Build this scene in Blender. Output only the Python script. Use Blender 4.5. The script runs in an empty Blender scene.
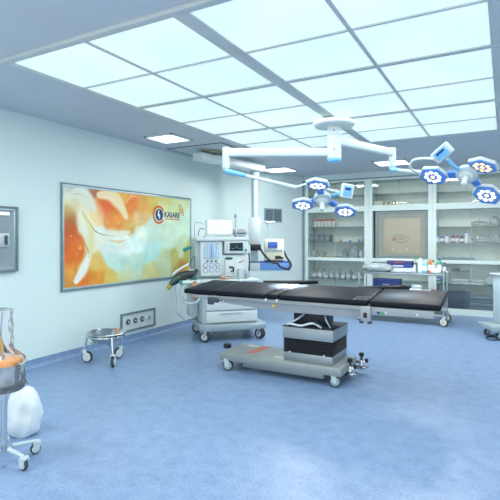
import bpy, bmesh, math, random
import numpy as np
from mathutils import Vector, Matrix, Euler, noise
random.seed(4)
PI = math.pi
COL = bpy.context.scene.collection
R = math.radians

# ------------------------------------------------------------------ survey
# the room was measured from the photograph; these turn a sight line and a
# real plane (a wall, a floor height, a distance) into a point of the room
F, EYE, YAW = 466.0, 1.5, R(28.7)
CA, SA = math.cos(YAW), math.sin(YAW)
def ray(u):
    r = (u-250)/F
    return r*CA-SA, r*SA+CA
def PY(u, v, Y):
    dx, dy = ray(u); t = Y/dy
    return Vector((dx*t, Y, EYE-(v-238)*t/F))
def PX(u, v, X):
    dx, dy = ray(u); t = X/dx
    return Vector((X, dy*t, EYE-(v-238)*t/F))
def PD(u, v, d):
    dx, dy = ray(u)
    return Vector((dx*d, dy*d, EYE-(v-238)*d/F))
def XW(u, Y): return PY(u, 238, Y).x

# ------------------------------------------------------------------ materials
def lin(c):
    return tuple(((x/255)/12.92 if x/255 <= .04045 else ((x/255+.055)/1.055)**2.4) for x in c)
MATS = {}
def M(name, rgb, rough=.5, metal=0., var=.04, scale=8., emit=0., spec=.5, bump=0., coat=0.):
    if name in MATS: return MATS[name]
    m = bpy.data.materials.new(name); m.use_nodes = True
    nt = m.node_tree; b = nt.nodes['Principled BSDF']
    tc = nt.nodes.new('ShaderNodeTexCoord')
    nz = nt.nodes.new('ShaderNodeTexNoise'); nz.inputs['Scale'].default_value = scale
    nz.inputs['Detail'].default_value = 3
    nt.links.new(tc.outputs['Object'], nz.inputs['Vector'])
    cr = nt.nodes.new('ShaderNodeValToRGB')
    l = lin(rgb)
    cr.color_ramp.elements[0].position = .3; cr.color_ramp.elements[1].position = .7
    cr.color_ramp.elements[0].color = tuple(max(0, x*(1-var)) for x in l)+(1,)
    cr.color_ramp.elements[1].color = tuple(min(1, x*(1+var)) for x in l)+(1,)
    nt.links.new(nz.outputs['Fac'], cr.inputs['Fac'])
    nt.links.new(cr.outputs['Color'], b.inputs['Base Color'])
    b.inputs['Roughness'].default_value = rough
    b.inputs['Metallic'].default_value = metal
    b.inputs['Specular IOR Level'].default_value = spec
    if coat: b.inputs['Coat Weight'].default_value = coat
    if bump:
        bp = nt.nodes.new('ShaderNodeBump'); bp.inputs['Strength'].default_value = bump
        bp.inputs['Distance'].default_value = .01
        nt.links.new(nz.outputs['Fac'], bp.inputs['Height']); nt.links.new(bp.outputs['Normal'], b.inputs['Normal'])
    if emit:
        nt.links.new(cr.outputs['Color'], b.inputs['Emission Color'])
        b.inputs['Emission Strength'].default_value = emit
    MATS[name] = m
    return m
def glass(name, rgb, opaque=.15, rough=.05, ior=1.45):
    """thin clear sheet: mostly see-through, a little body colour, fresnel gloss"""
    if name in MATS: return MATS[name]
    m = bpy.data.materials.new(name); m.use_nodes = True
    nt = m.node_tree; nt.nodes.clear()
    out = nt.nodes.new('ShaderNodeOutputMaterial')
    tr = nt.nodes.new('ShaderNodeBsdfTransparent')
    di = nt.nodes.new('ShaderNodeBsdfDiffuse'); di.inputs['Color'].default_value = lin(rgb)+(1,)
    gl = nt.nodes.new('ShaderNodeBsdfGlossy'); gl.inputs['Roughness'].default_value = rough
    m1 = nt.nodes.new('ShaderNodeMixShader')
    tc = nt.nodes.new('ShaderNodeTexCoord'); nz = nt.nodes.new('ShaderNodeTexNoise')
    nz.inputs['Scale'].default_value = 14
    mp = nt.nodes.new('ShaderNodeMapRange')
    mp.inputs['To Min'].default_value = opaque*.6; mp.inputs['To Max'].default_value = min(1, opaque*1.4)
    nt.links.new(tc.outputs['Object'], nz.inputs['Vector'])
    nt.links.new(nz.outputs['Fac'], mp.inputs['Value'])
    nt.links.new(mp.outputs['Result'], m1.inputs[0])
    nt.links.new(tr.outputs[0], m1.inputs[1]); nt.links.new(di.outputs[0], m1.inputs[2])
    fr = nt.nodes.new('ShaderNodeFresnel'); fr.inputs['IOR'].default_value = ior
    m2 = nt.nodes.new('ShaderNodeMixShader')
    nt.links.new(fr.outputs[0], m2.inputs[0])
    nt.links.new(m1.outputs[0], m2.inputs[1]); nt.links.new(gl.outputs[0], m2.inputs[2])
    nt.links.new(m2.outputs[0], out.inputs['Surface'])
    MATS[name] = m
    return m

wallm   = M('wall_paint', (212, 229, 228), .55, var=.015, scale=1.2)
ceilm   = M('ceiling_paint', (192, 201, 208), .6, var=.02, scale=1.5)
white   = M('white_enamel', (206, 217, 219), .35, var=.02)
cabm    = M('cabinet_white', (214, 230, 226), .45, var=.02)
cabback = M('cabinet_back', (230, 243, 236), .6, var=.03, scale=3)
grey    = M('grey_enamel', (150, 168, 176), .4, var=.04)
lgrey   = M('light_grey_enamel', (182, 202, 208), .4, var=.03)
dgrey   = M('dark_grey_plastic', (62, 72, 80), .5)
black   = M('black_plastic', (20, 24, 32), .45)
rubber  = M('black_rubber', (58, 68, 74), .7)
matt    = M('black_vinyl', (17, 24, 33), .5, var=.08, scale=5, spec=.16)
chrome  = M('chrome', (205, 210, 214), .12, 1.)
steel   = M('brushed_steel', (168, 178, 184), .32, 1., var=.06, scale=20)
satin   = M('satin_aluminium', (150, 160, 164), .42, .75, var=.05, scale=12)
framem  = M('anodised_frame', (118, 134, 138), .45, .3)
blue    = M('blue_plastic', (70, 128, 214), .4)
lblue   = M('light_blue_plastic', (120, 190, 235), .4)
dblue   = M('dark_blue_plastic', (38, 62, 140), .45)
navy    = M('navy_crate', (52, 76, 116), .5)
teal    = M('teal_plastic', (30, 140, 140), .45)
green   = M('green_plastic', (70, 160, 90), .5)
cream   = M('cream_plastic', (222, 220, 196), .45)
orange  = M('orange_plastic', (228, 150, 60), .45)
peach   = M('tan_rubber', (196, 138, 108), .6, var=.1)
red     = M('red_plastic', (190, 44, 48), .45)
yellow  = M('yellow_plastic', (226, 200, 60), .5)
beige   = M('beige_panel', (176, 170, 150), .55, var=.05, scale=3)
led     = M('led_white', (255, 250, 240), .3, emit=1.1, var=.0)
amber   = M('led_amber', (255, 214, 160), .3, emit=.9, var=.0)
screenb = M('screen_blue', (40, 70, 150), .2, emit=.5)
screend = M('screen_dark', (34, 44, 54), .15)
lampface= M('lamp_face_blue', (96, 150, 220), .35)
bagm    = glass('clear_plastic_film', (225, 235, 240), .42, .12)
jarm    = glass('clear_jar', (210, 228, 235), .5, .06)
paneg   = glass('cabinet_glass', (200, 225, 225), .05, .03, 1.3)
shelfg  = glass('glass_shelf', (120, 165, 165), .36, .06)

# ------------------------------------------------------------------ mesh kit
class MB:
    def __init__(s): s.bm = bmesh.new()
    def _merge(s, t, mat):
        t.transform(mat)
        me = bpy.data.meshes.new('tmp'); t.to_mesh(me); t.free()
        s.bm.from_mesh(me); bpy.data.meshes.remove(me)
        return s
    def box(s, c, d, rot=None, bev=0., seg=2):
        t = bmesh.new(); bmesh.ops.create_cube(t, size=1)
        bmesh.ops.scale(t, vec=Vector(d), verts=t.verts)
        if bev: bmesh.ops.bevel(t, geom=list(t.edges), offset=min(bev, min(d)*.45), segments=seg, affect='EDGES', profile=.5)
        m = Matrix.Translation(Vector(c))
        if rot is not None: m = m @ (rot.to_matrix().to_4x4() if isinstance(rot, Euler) else rot.to_4x4())
        return s._merge(t, m)
    def span(s, a, b, bev=0., seg=2):
        a, b = Vector(a), Vector(b)
        return s.box((a+b)/2, [abs(x) for x in (b-a)], None, bev, seg)
    def cyl(s, p0, p1, r0, r1=None, n=24, bev=0.):
        p0, p1 = Vector(p0), Vector(p1); d = p1-p0; r1 = r0 if r1 is None else r1
        t = bmesh.new()
        bmesh.ops.create_cone(t, cap_ends=True, segments=n, radius1=r0, radius2=r1, depth=d.length)
        if bev:
            e = [e for e in t.edges if len(e.link_faces) == 2 and any(len(f.verts) > 4 for f in e.link_faces)]
            bmesh.ops.bevel(t, geom=e, offset=bev, segments=2, affect='EDGES', profile=.5)
        q = d.to_track_quat('Z', 'Y').to_matrix().to_4x4()
        return s._merge(t, Matrix.Translation((p0+p1)/2) @ q)
    def lathe(s, prof, c=(0,0,0), n=28, mat=None):
        t = bmesh.new(); rings = []
        for r, z in prof:
            if r < 1e-6: rings.append([t.verts.new((0,0,z))])
            else: rings.append([t.verts.new((r*math.cos(2*PI*k/n), r*math.sin(2*PI*k/n), z)) for k in range(n)])
        for a, b in zip(rings, rings[1:]):
            for k in range(n):
                k2 = (k+1) % n
                if len(a) == 1 and len(b) == 1: continue
                if len(a) == 1: t.faces.new((a[0], b[k2], b[k]))
                elif len(b) == 1: t.faces.new((a[k], a[k2], b[0]))
                else: t.faces.new((a[k], a[k2], b[k2], b[k]))
        bmesh.ops.recalc_face_normals(t, faces=t.faces)
        m = Matrix.Translation(Vector(c))
        if mat is not None: m = m @ mat.to_4x4()
        return s._merge(t, m)
    def tube(s, pts, r, n=10, sub=6, closed=False):
        pts = [Vector(p) for p in pts]
        if sub > 1 and len(pts) > 2:
            o = []; N = len(pts)
            for i in range(N if closed else N-1):
                p0 = pts[(i-1) % N] if closed or i > 0 else pts[0]
                p1 = pts[i]; p2 = pts[(i+1) % N]
                p3 = pts[(i+2) % N] if closed or i+2 < N else pts[-1]
                for k in range(sub):
                    t = k/sub
                    o.append(.5*((2*p1)+(p2-p0)*t+(2*p0-5*p1+4*p2-p3)*t*t+(3*p1-p0-3*p2+p3)*t**3))
            if not closed: o.append(pts[-1])
            pts = o
        rr = r if callable(r) else (lambda f: r)
        t = bmesh.new(); rings = []; N = len(pts); nrm = None
        for i, p in enumerate(pts):
            a = pts[(i-1) % N] if closed or i > 0 else p
            b = pts[(i+1) % N] if closed or i < N-1 else p
            tg = (b-a).normalized()
            if nrm is None: nrm = tg.orthogonal().normalized()
            nrm = (nrm - tg*nrm.dot(tg)).normalized(); bn = tg.cross(nrm)
            q = rr(i/max(1, N-1))
            rings.append([t.verts.new(p+(nrm*math.cos(2*PI*k/n)+bn*math.sin(2*PI*k/n))*q) for k in range(n)])
        for i in range(N if closed else N-1):
            a, b = rings[i], rings[(i+1) % N]
            for k in range(n): t.faces.new((a[k], a[(k+1) % n], b[(k+1) % n], b[k]))
        if not closed:
            t.faces.new(rings[0][::-1]); t.faces.new(rings[-1])
        bmesh.ops.recalc_face_normals(t, faces=t.faces)
        return s._merge(t, Matrix.Identity(4))
    def prism(s, poly, z0, z1, mat=None, bev=0.):
        t = bmesh.new()
        a = [t.verts.new((x, y, z0)) for x, y in poly]; b = [t.verts.new((x, y, z1)) for x, y in poly]
        t.faces.new(a[::-1]); t.faces.new(b); n = len(poly)
        for i in range(n): t.faces.new((a[i], a[(i+1) % n], b[(i+1) % n], b[i]))
        bmesh.ops.recalc_face_normals(t, faces=t.faces)
        if bev: bmesh.ops.bevel(t, geom=list(t.edges), offset=bev, segments=2, affect='EDGES', profile=.5)
        return s._merge(t, mat if mat is not None else Matrix.Identity(4))
    def blob(s, c, d, amp=.25, fr=2.5, seed=0, sub=4, flat=True):
        t = bmesh.new(); bmesh.ops.create_icosphere(t, subdivisions=sub, radius=1)
        for v in t.verts:
            n = v.co.normalized()
            q = 1+amp*noise.noise(n*fr+Vector((seed*3.1, seed*1.7, 0)))+amp*.5*noise.noise(n*fr*2.6+Vector((0, seed, 5)))
            v.co = n*q
            if flat and v.co.z < -.72: v.co.z = -.72
            v.co.z *= 1
        z0 = min(v.co.z for v in t.verts)
        for v in t.verts: v.co.z -= z0
        zm = max(v.co.z for v in t.verts)
        bmesh.ops.scale(t, vec=(d[0]/2, d[1]/2, d[2]/zm), verts=t.verts)
        return s._merge(t, Matrix.Translation(Vector(c)))
    def move(s, v): bmesh.ops.translate(s.bm, vec=Vector(v), verts=s.bm.verts); return s
    def build(s, name, mat, parent=None, world=False, angle=35):
        if world and parent is not None:
            m = Matrix.Translation(parent.location) @ parent.rotation_euler.to_matrix().to_4x4()
            s.bm.transform(m.inverted())
        me = bpy.data.meshes.new(name); s.bm.to_mesh(me); s.bm.free()
        me.polygons.foreach_set('use_smooth', [True]*len(me.polygons))
        me.set_sharp_from_angle(angle=R(angle))
        me.materials.append(mat)
        o = bpy.data.objects.new(name, me); COL.objects.link(o)
        if parent is not None: o.parent = parent
        return o

def tag(o, label, cat, group=None):
    o['label'] = label; o['category'] = cat
    if group: o['group'] = group
    return o
def thing(name, label, cat, loc=(0,0,0), rz=0., group=None):
    o = bpy.data.objects.new(name, None); COL.objects.link(o)
    o.location = loc; o.rotation_euler = (0, 0, rz); o.empty_display_size = .1
    return tag(o, label, cat, group)
def struct(mb, name, mat, label=None):
    o = mb.build(name, mat); o['kind'] = 'structure'
    if label: o['label'] = label
    return o
def mesh_thing(mb, name, mat, base, label, cat, group=None):
    """one-mesh thing whose origin sits at its base"""
    mb.move(-Vector(base)); o = mb.build(name, mat); o.location = base
    return tag(o, label, cat, group)
def copy_tree(o, parent=None):
    c = o.copy(); COL.objects.link(c)
    if parent is not None: c.parent = parent
    for ch in [k for k in o.children]: copy_tree(ch, c)
    return c

# ------------------------------------------------------------------ room shell
XL, YB, ZC, XR = -4.78, 9.9, 2.9, 3.2
Y0 = -1.2
fm = M('floor_vinyl', (112, 152, 204), .33, var=.0)
nt = fm.node_tree; b = nt.nodes['Principled BSDF']
tc = nt.nodes.new('ShaderNodeTexCoord'); n1 = nt.nodes.new('ShaderNodeTexNoise'); n1.inputs['Scale'].default_value = 55; n1.inputs['Detail'].default_value = 4
n2 = nt.nodes.new('ShaderNodeTexNoise'); n2.inputs['Scale'].default_value = 9
mx = nt.nodes.new('ShaderNodeMath'); mx.operation = 'MULTIPLY_ADD'; mx.inputs[1].default_value = .6
m3 = nt.nodes.new('ShaderNodeMath'); m3.operation = 'MULTIPLY'; m3.inputs[1].default_value = .4
cr = nt.nodes.new('ShaderNodeValToRGB')
cr.color_ramp.elements[0].position = .36; cr.color_ramp.elements[0].color = lin((108, 136, 174))+(1,)
cr.color_ramp.elements[1].position = .64; cr.color_ramp.elements[1].color = lin((134, 160, 194))+(1,)
for n_ in (n1, n2): nt.links.new(tc.outputs['Object'], n_.inputs['Vector'])
nt.links.new(n2.outputs['Fac'], m3.inputs[0]); nt.links.new(n1.outputs['Fac'], mx.inputs[0]); nt.links.new(m3.outputs[0], mx.inputs[2])
nt.links.new(mx.outputs[0], cr.inputs['Fac']); nt.links.new(cr.outputs['Color'], b.inputs['Base Color'])
b.inputs['Roughness'].default_value = .36

struct(MB().span((XL-.1, Y0, -.1), (XR+.1, 10.45, 0)), 'floor', fm)
struct(MB().span((XL-.1, Y0, ZC), (XR+.1, 10.45, ZC+.1)), 'ceiling', ceilm)
YC, XC = 8.18, -4.05          # the left and back walls meet in a splayed corner panel
struct(MB().span((XL-.1, Y0, 0), (XL, YC, ZC)), 'wall_left', wallm)
struct(MB().prism([(XL, YC), (XC, YB), (XC, 10.45), (XL-.1, 10.45), (XL-.1, YC)], 0, ZC), 'wall_corner', wallm, 'splayed wall panel between left and back walls')
struct(MB().span((XR, Y0, 0), (XR+.1, 10.45, ZC)), 'wall_right', wallm)
CX0, CX1, CTOP = -4.0, .13, 2.76
bw = MB()
bw.span((XC, YB, 0), (CX0, 10.45, ZC)); bw.span((CX1, YB, 0), (XR, 10.45, ZC))
bw.span((CX0, YB, CTOP), (CX1, 10.45, ZC)); bw.span((CX0, 10.4, 0), (CX1, 10.45, CTOP))
struct(bw, 'wall_back', wallm)
# coved skirting: the blue vinyl turned up the wall
def cove(side):
    mb = MB(); h = .1
    prof = [(0, h), (.006, h), (.008, .05), (.014, .028), (.03, .010), (.055, 0.001), (0, .0005)]
    if side == 'left':
        m = Matrix(((1,0,0,XL),(0,0,1,0),(0,1,0,0),(0,0,0,1)))
        mb.prism(prof, Y0, YC, m)
    elif side == 'corner':
        dv = Vector((XC-XL, YB-YC, 0)); L = dv.length; dv.normalize(); nv = Vector((dv.y, -dv.x, 0))
        m = Matrix(((nv.x, 0, dv.x, XL), (nv.y, 0, dv.y, YC), (0, 1, 0, 0), (0, 0, 0, 1)))
        mb.prism(prof, 0, L, m)
    elif side == 'right':
        m = Matrix(((-1,0,0,XR),(0,0,1,0),(0,1,0,0),(0,0,0,1)))
        mb.prism(prof, Y0, YB, m)
    else:
        m = Matrix(((0,0,1,0),(-1,0,0,YB),(0,1,0,0),(0,0,0,1)))
        mb.prism(prof, CX1, XR, m)
    bmesh.ops.recalc_face_normals(mb.bm, faces=mb.bm.faces)
    return struct(mb, 'baseboard_'+side, fm)
for s_ in ('left', 'corner', 'right', 'back'): cove(s_)
# ceiling hatch with dark shadow gap (the boom hangs from it)
HX0, HX1, HY0, HY1 = -4.66, -3.64, 5.78, 6.85
tr = MB()
for a, b_ in (((HX0, HY0), (HX1, HY0+.025)), ((HX0, HY1-.025), (HX1, HY1)), ((HX0, HY0), (HX0+.025, HY1)), ((HX1-.025, HY0), (HX1, HY1))):
    tr.span((a[0], a[1], ZC-.006), (b_[0], b_[1], ZC+.01))
struct(tr, 'trim_1', dgrey, 'dark shadow gap round the ceiling hatch')
struct(MB().span((HX0+.025, HY0+.025, ZC-.004), (HX1-.025, HY1-.025, ZC+.01)), 'trim_2', M('hatch_panel', (186, 200, 206), .5), 'pale ceiling hatch panel')
# tall aluminium strip where wall and built-in cupboards meet, and a grey strip painting the shadow line over them
struct(MB().span((CX0-.05, YB-.02, .0), (CX0, YB, CTOP), .004), 'trim_3', M('trim_alu_and_shadow', (128, 150, 156), .4, .4), 'grey metal strip left of the cupboards')
struct(MB().span((CX0-.05, YB-.025, CTOP-.005), (CX1, YB, CTOP+.02), .004), 'trim_4', M('trim_alu_and_shadow'  , (0,0,0)), 'thin grey strip painted as the shadow line over the cupboards')

# ------------------------------------------------------------------ laminar flow ceiling
PXL, PXR, PYF, PYB = -3.42, -.05, 2.28, 6.72
pane_m = bpy.data.materials.new('frosted_diffuser'); pane_m.use_nodes = True
nt = pane_m.node_tree; b = nt.nodes['Principled BSDF']
tc = nt.nodes.new('ShaderNodeTexCoord'); nz = nt.nodes.new('ShaderNodeTexNoise'); nz.inputs['Scale'].default_value = 1.3
cr = nt.nodes.new('ShaderNodeValToRGB'); cr.color_ramp.elements[0].color = lin((204, 232, 228))+(1,); cr.color_ramp.elements[1].color = lin((232, 246, 244))+(1,)
cr.color_ramp.elements[0].position = .3; cr.color_ramp.elements[1].position = .7
nt.links.new(tc.outputs['Object'], nz.inputs['Vector']); nt.links.new(nz.outputs['Fac'], cr.inputs['Fac'])
nt.links.new(cr.outputs['Color'], b.inputs['Emission Color']); b.inputs['Emission Strength'].default_value = .62
b.inputs['Base Color'].default_value = lin((206, 222, 220))+(1,); b.inputs['Roughness'].default_value = .6
lf = thing('laminar_flow_ceiling', 'large luminous ceiling field of frosted panes in a grey grid above the operating table', 'ceiling light', (-1.75, 4.5, ZC-.03))
xs = [-3.42, -2.58, -1.75, -.9, -.05]; ys = [2.28+.74*k for k in range(7)]  # nearest rows of panes added to brighten the room
ct = {0: .05, 2: .06, 4: .05}
fr = MB()
for i, x in enumerate(xs):
    w = (.03, .014, .06, .014, .04)[i]
    fr.span((x-w, PYF, ZC-.03), (x+w, PYB, ZC+.0), .003)
struct_bar = []
for k, y in enumerate(ys):
    w = (.03, .012, .03, .012, .035, .012, .03)[k]
    fr.span((PXL-.055, y-w, ZC-.031), (PXR+.055, y+w, ZC+.0), .003)
fr.build('frame', M('ceiling_grid', (196, 204, 204), .45, .2), lf, True)
for i in range(4):
    for k in range(6):
        MB().span((xs[i]+.01, ys[k]+.01, ZC-.02), (xs[i+1]-.01, ys[k+1]-.01, ZC-.008)).build('diffuser_pane', pane_m, lf, True)

# recessed square downlights
def sqlight(x, y, w, label):
    t = thing('square_ceiling_light', label, 'ceiling light', (x, y, ZC-.02), 0, 'square recessed ceiling lights')
    f_ = MB()
    for a, b_ in (((-w, -w), (w, -w+.03)), ((-w, w-.03), (w, w)), ((-w, -w), (-w+.03, w)), ((w-.03, -w), (w, w))):
        f_.span((a[0], a[1], 0), (b_[0], b_[1], .02))
    f_.build('frame', white, t)
    MB().span((-w+.03, -w+.03, .004), (w-.03, w-.03, .018)).build('diffuser', M('downlight_diffuser', (240, 252, 255), .5, emit=2.2), t)
    return t
def ceilpt(u, v):
    d = (ZC-EYE)*F/(238-v); return PD(u, v, d)
for (u, v), w, lb in (((168.5, 138), .24, 'square white ceiling light nearest the left wall, beside the painting wall'),
                      ((279, 169.5), .30, 'square white ceiling light seen above the grey boom column and wall vent'),
                      ((392, 162.3), .30, 'square white ceiling light behind the right lamp arm, above the cupboards')):
    p = ceilpt(u, v)
    sqlight(p.x, p.y, w, lb)

# ------------------------------------------------------------------ painting
PY0, PY1, PZ0, PZ1 = 3.89, 6.57, .84, 2.183
pt = thing('wall_painting', 'large framed glossy mural of orange and white feathers on the left wall', 'painting', (XL, (PY0+PY1)/2, PZ0))
fo = MB()
def rectframe(mb, y0, y1, z0, z1, w, x0, x1, bev=.003):
    mb.span((x0, y0, z0), (x1, y1, z0+w), bev); mb.span((x0, y0, z1-w), (x1, y1, z1), bev)
    mb.span((x0, y0, z0+w), (x1, y0+w, z1-w), bev); mb.span((x0, y1-w, z0+w), (x1, y1, z1-w), bev)
rectframe(fo, PY0, PY1, PZ0, PZ1, .018, XL, XL+.028)
fo.build('outer_frame', framem, pt, True)
fi = MB(); rectframe(fi, PY0+.018, PY1-.018, PZ0+.018, PZ1-.018, .024, XL, XL+.024)
fi.build('inner_frame', M('pale_aluminium', (176, 196, 200), .35, .6), pt, True)
ay0, ay1, az0, az1 = PY0+.04, PY1-.04, PZ0+.04, PZ1-.04
NY, NZ = 300, 150
gy, gz = np.meshgrid(np.linspace(ay0, ay1, NY), np.linspace(az0, az1, NZ))
def wp(u, v): p = PX(u, v, XL); return p.y, p.z
rng = np.random.RandomState(3)
def fbm(Y, Z, s, oct=4, seed=0):
    r_ = np.zeros_like(Y); a_ = 1.; rg = np.random.RandomState(seed)
    for o_ in range(oct):
        for q in range(4):
            th = rg.uniform(0, 2*PI); k = s*(2**o_)*rg.uniform(.7, 1.3); ph = rg.uniform(0, 6.28)
            r_ += a_*.25*np.sin(k*(Y*math.cos(th)+Z*math.sin(th))+ph+1.5*np.sin(k*.6*(Z*math.cos(th)-Y*math.sin(th))+ph*2))
        a_ *= .55
    return r_
wy = gy+.05*fbm(gy, gz, 5, 3, 1); wz = gz+.05*fbm(gy, gz, 5, 3, 2)
blobs = [((70,187),(186,196,186)),((80,190),(190,198,186)),((80,197),(206,206,186)),((66,200),(214,212,180)),((84,203),(226,222,196)),((97,189),(186,80,40)),((92,187),(150,110,90)),((74,207),(220,214,170)),((80,216),(232,226,190)),((86,226),(238,232,206)),((105,191),(222,120,44)),
 ((104,207),(226,96,36)),((118,191),(236,176,76)),((125,212),(232,140,60)),((128,222),(222,176,96)),((97,213),(236,206,150)),
 ((66,211),(196,186,110)),((68,217),(166,92,44)),((66,230),(200,92,40)),((75,245),(220,110,40)),((66,255),(216,104,36)),
 ((84,284),(220,120,36)),((68,272),(220,140,50)),((66,284),(206,140,60)),((95,280),(216,144,50)),((110,281),(212,182,90)),((95,265),(216,180,96)),
 ((90,240),(236,230,196)),((100,236),(228,236,222)),((115,236),(222,232,218)),((110,253),(190,222,210)),((120,265),(186,216,200)),
 ((128,274),(190,204,168)),((133,198),(232,124,48)),((142,203),(226,160,76)),((115,222),(230,140,60)),((140,219),(224,184,124)),
 ((152,198),(212,184,86)),((165,200),(206,200,122)),((177,203),(196,210,156)),((150,232),(198,222,204)),((135,240),(216,236,228)),((140,232),(228,238,222)),((122,246),(226,238,230)),
 ((150,252),(182,222,214)),((132,262),(188,216,196)),((120,277),(202,206,150)),((170,238),(198,222,200)),((181,248),(190,212,176)),
 ((184,220),(196,222,198)),((163,262),(196,212,168)),((174,260),(188,186,110)),((182,266),(184,136,60)),((187,252),(178,180,104)),
 ((150,275),(204,204,140)),((187,272),(190,176,90)),((165,225),(204,224,200)),((165,212),(206,214,160))]
acc = np.zeros((NZ, NY, 3)); ws = np.zeros((NZ, NY))
for (u, v), c in blobs:
    y, z = wp(u, v); w = np.exp(-((wy-y)**2+(wz-z)**2)/(2*.06**2))+1e-9
    acc += w[..., None]*np.array(c, float); ws += w
img = acc/ws[..., None]
img = img*1.04+(fbm(gy, gz, 14, 4, 5)*9)[..., None]+(fbm(gy, gz, 30, 3, 9)*5)[..., None]
def stroke(pts, w0, wmid, w1, col, alpha=.9, soft=.6):
    global img
    P = [Vector(wp(*p)) for p in pts]
    # densify with catmull-rom
    o = []; N = len(P)
    for i in range(N-1):
        p0 = P[max(0, i-1)]; p1 = P[i]; p2 = P[i+1]; p3 = P[min(N-1, i+2)]
        for k in range(14):
            t = k/14; o.append(.5*((2*p1)+(p2-p0)*t+(2*p0-5*p1+4*p2-p3)*t*t+(3*p1-p0-3*p2+p3)*t**3))
    o.append(P[-1]); best = np.zeros((NZ, NY))
    for i, p in enumerate(o):
        f_ = i/(len(o)-1)
        w = (w0+(wmid-w0)*f_*2) if f_ < .5 else (wmid+(w1-wmid)*(f_*2-1))
        d = np.sqrt((gy-p[0])**2+(gz-p[1])**2)/max(w, .004)
        best = np.maximum(best, np.clip((1-d)/soft, 0, 1))
    a_ = best*alpha; img = img*(1-a_[..., None])+np.array(col, float)*a_[..., None]
stroke([(78,222),(88,238),(100,247),(127,246)], .06, .17, .10, (224,232,214), .6, 1.)
stroke([(66,197),(76,193),(86,197),(93,209)], .03, .12, .05, (230,232,214), .9, .5)
stroke([(68,195),(78,194),(88,200)], .004, .008, .004, (150,140,90), .7)
stroke([(98,195),(110,196),(119,205),(125,217)], .06, .13, .05, (248,226,176), .95, .45)
stroke([(101,197),(112,199),(121,210)], .01, .03, .006, (250,238,200), .6)
stroke([(83,228),(96,238),(108,236),(128,232)], .04, .085, .03, (236,236,214), .9, .5)
stroke([(81,211),(88,222),(94,231),(104,235),(118,236)], .006, .011, .004, (96,80,50), .85)
stroke([(82,214),(90,232),(88,252),(81,268),(75,281)], .03, .10, .05, (226,216,150), .75, .6)
stroke([(88,255),(82,270),(75,281)], .04, .09, .05, (238,238,230), .95, .45)
stroke([(80,236),(86,248),(88,258)], .006, .010, .004, (110,84,46), .8)
stroke([(100,250),(116,250),(127,240)], .03, .07, .02, (226,232,222), .6)
stroke([(108,262),(120,256),(134,262)], .02, .05, .02, (206,230,222), .5)
stroke([(108,240),(118,242),(124,240)], .01, .03, .01, (226,180,120), .6)
stroke([(125,203),(130,196),(136,197)], .015, .04, .01, (246,200,140), .7)
stroke([(128,226),(140,221),(150,226)], .01, .03, .01, (238,214,170), .5)
stroke([(177,262),(174,268),(169,275)], .004, .014, .004, (140,80,40), .8)
for (u, v, r_, c) in ((70,272,.045,(232,176,80)),(79,248,.028,(236,190,110)),(70,236,.018,(232,180,110)),(106,222,.02,(240,190,120)),(76,254,.012,(240,190,110)),(118,223,.02,(240,200,130))):
    y, z = wp(u, v); d = np.sqrt((gy-y)**2+(gz-z)**2)/r_
    a_ = np.clip((1-d)*3, 0, 1)*.8; img = img*(1-a_[..., None])+np.array(c, float)*a_[..., None]
img = np.clip(img, 0, 255)/255
imgl = np.where(img <= .04045, img/12.92, ((img+.055)/1.055)**2.4)
me = bpy.data.meshes.new('artwork')
verts = [(XL+.022-pt.location.x, float(y)-pt.location.y, float(z)-pt.location.z) for y, z in zip(gy.ravel(), gz.ravel())]
faces = [(k*NY+i, k*NY+i+1, (k+1)*NY+i+1, (k+1)*NY+i) for k in range(NZ-1) for i in range(NY-1)]
me.from_pydata(verts, [], faces)
ca = me.color_attributes.new('paint', 'FLOAT_COLOR', 'POINT')
ca.data.foreach_set('color', np.concatenate([imgl.reshape(-1, 3), np.ones((NY*NZ, 1))], 1).ravel().astype(np.float32))
am = M('mural_print', (200, 200, 180), .3, spec=.5)
at = am.node_tree.nodes.new('ShaderNodeAttribute'); at.attribute_name = 'paint'
am.node_tree.links.new(at.outputs['Color'], am.node_tree.nodes['Principled BSDF'].inputs['Base Color'])
am.node_tree.nodes['Principled BSDF'].inputs['Coat Weight'].default_value = .0
me.materials.append(am)
art = bpy.data.objects.new('artwork', me); COL.objects.link(art); art.parent = pt
MB().span((XL+.001, ay0, az0), (XL+.02, ay1, az1)).build('backing_board', white, pt, True)
# logo on the mural
LX = XL+.024
def ringpoly(cy, cz, r0, r1, a0, a1, n=36):
    A = [a0+(a1-a0)*k/n for k in range(n+1)]
    return [(cy+r1*math.cos(a), cz+r1*math.sin(a)) for a in A]+[(cy+r0*math.cos(a), cz+r0*math.sin(a)) for a in A[::-1]]
MYZ = Matrix(((0,0,1,LX),(1,0,0,0),(0,1,0,0),(0,0,0,1)))
def flat(mb, poly, t0=0, t1=.003): mb.prism(poly, t0, t1, MYZ)
c0 = PX(157.6, 214.8, XL)
mo = M('logo_orange', (214, 96, 36), .4); mn = M('logo_navy', (28, 48, 122), .4); mw = M('logo_white', (224, 236, 240), .4)
m_ = MB(); flat(m_, ringpoly(c0.y, c0.z, .112, .143, R(32), R(322))); m_.build('logo_ring', mo, pt, True)
m_ = MB(); flat(m_, [(c0.y+.088*math.cos(2*PI*k/36)+.01, c0.z+.092*math.sin(2*PI*k/36)) for k in range(36)]); m_.build('logo_disc', mn, pt, True)
m_ = MB(); flat(m_, [(c0.y-.012, c0.z+.08), (c0.y+.014, c0.z+.06), (c0.y+.0, c0.z+.03), (c0.y+.03, c0.z-.01), (c0.y+.018, c0.z-.075), (c0.y-.006, c0.z-.03), (c0.y-.034, c0.z-.012), (c0.y-.022, c0.z+.03)], .003, .005)
m_.build('logo_figure', mw, pt, True)
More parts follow.
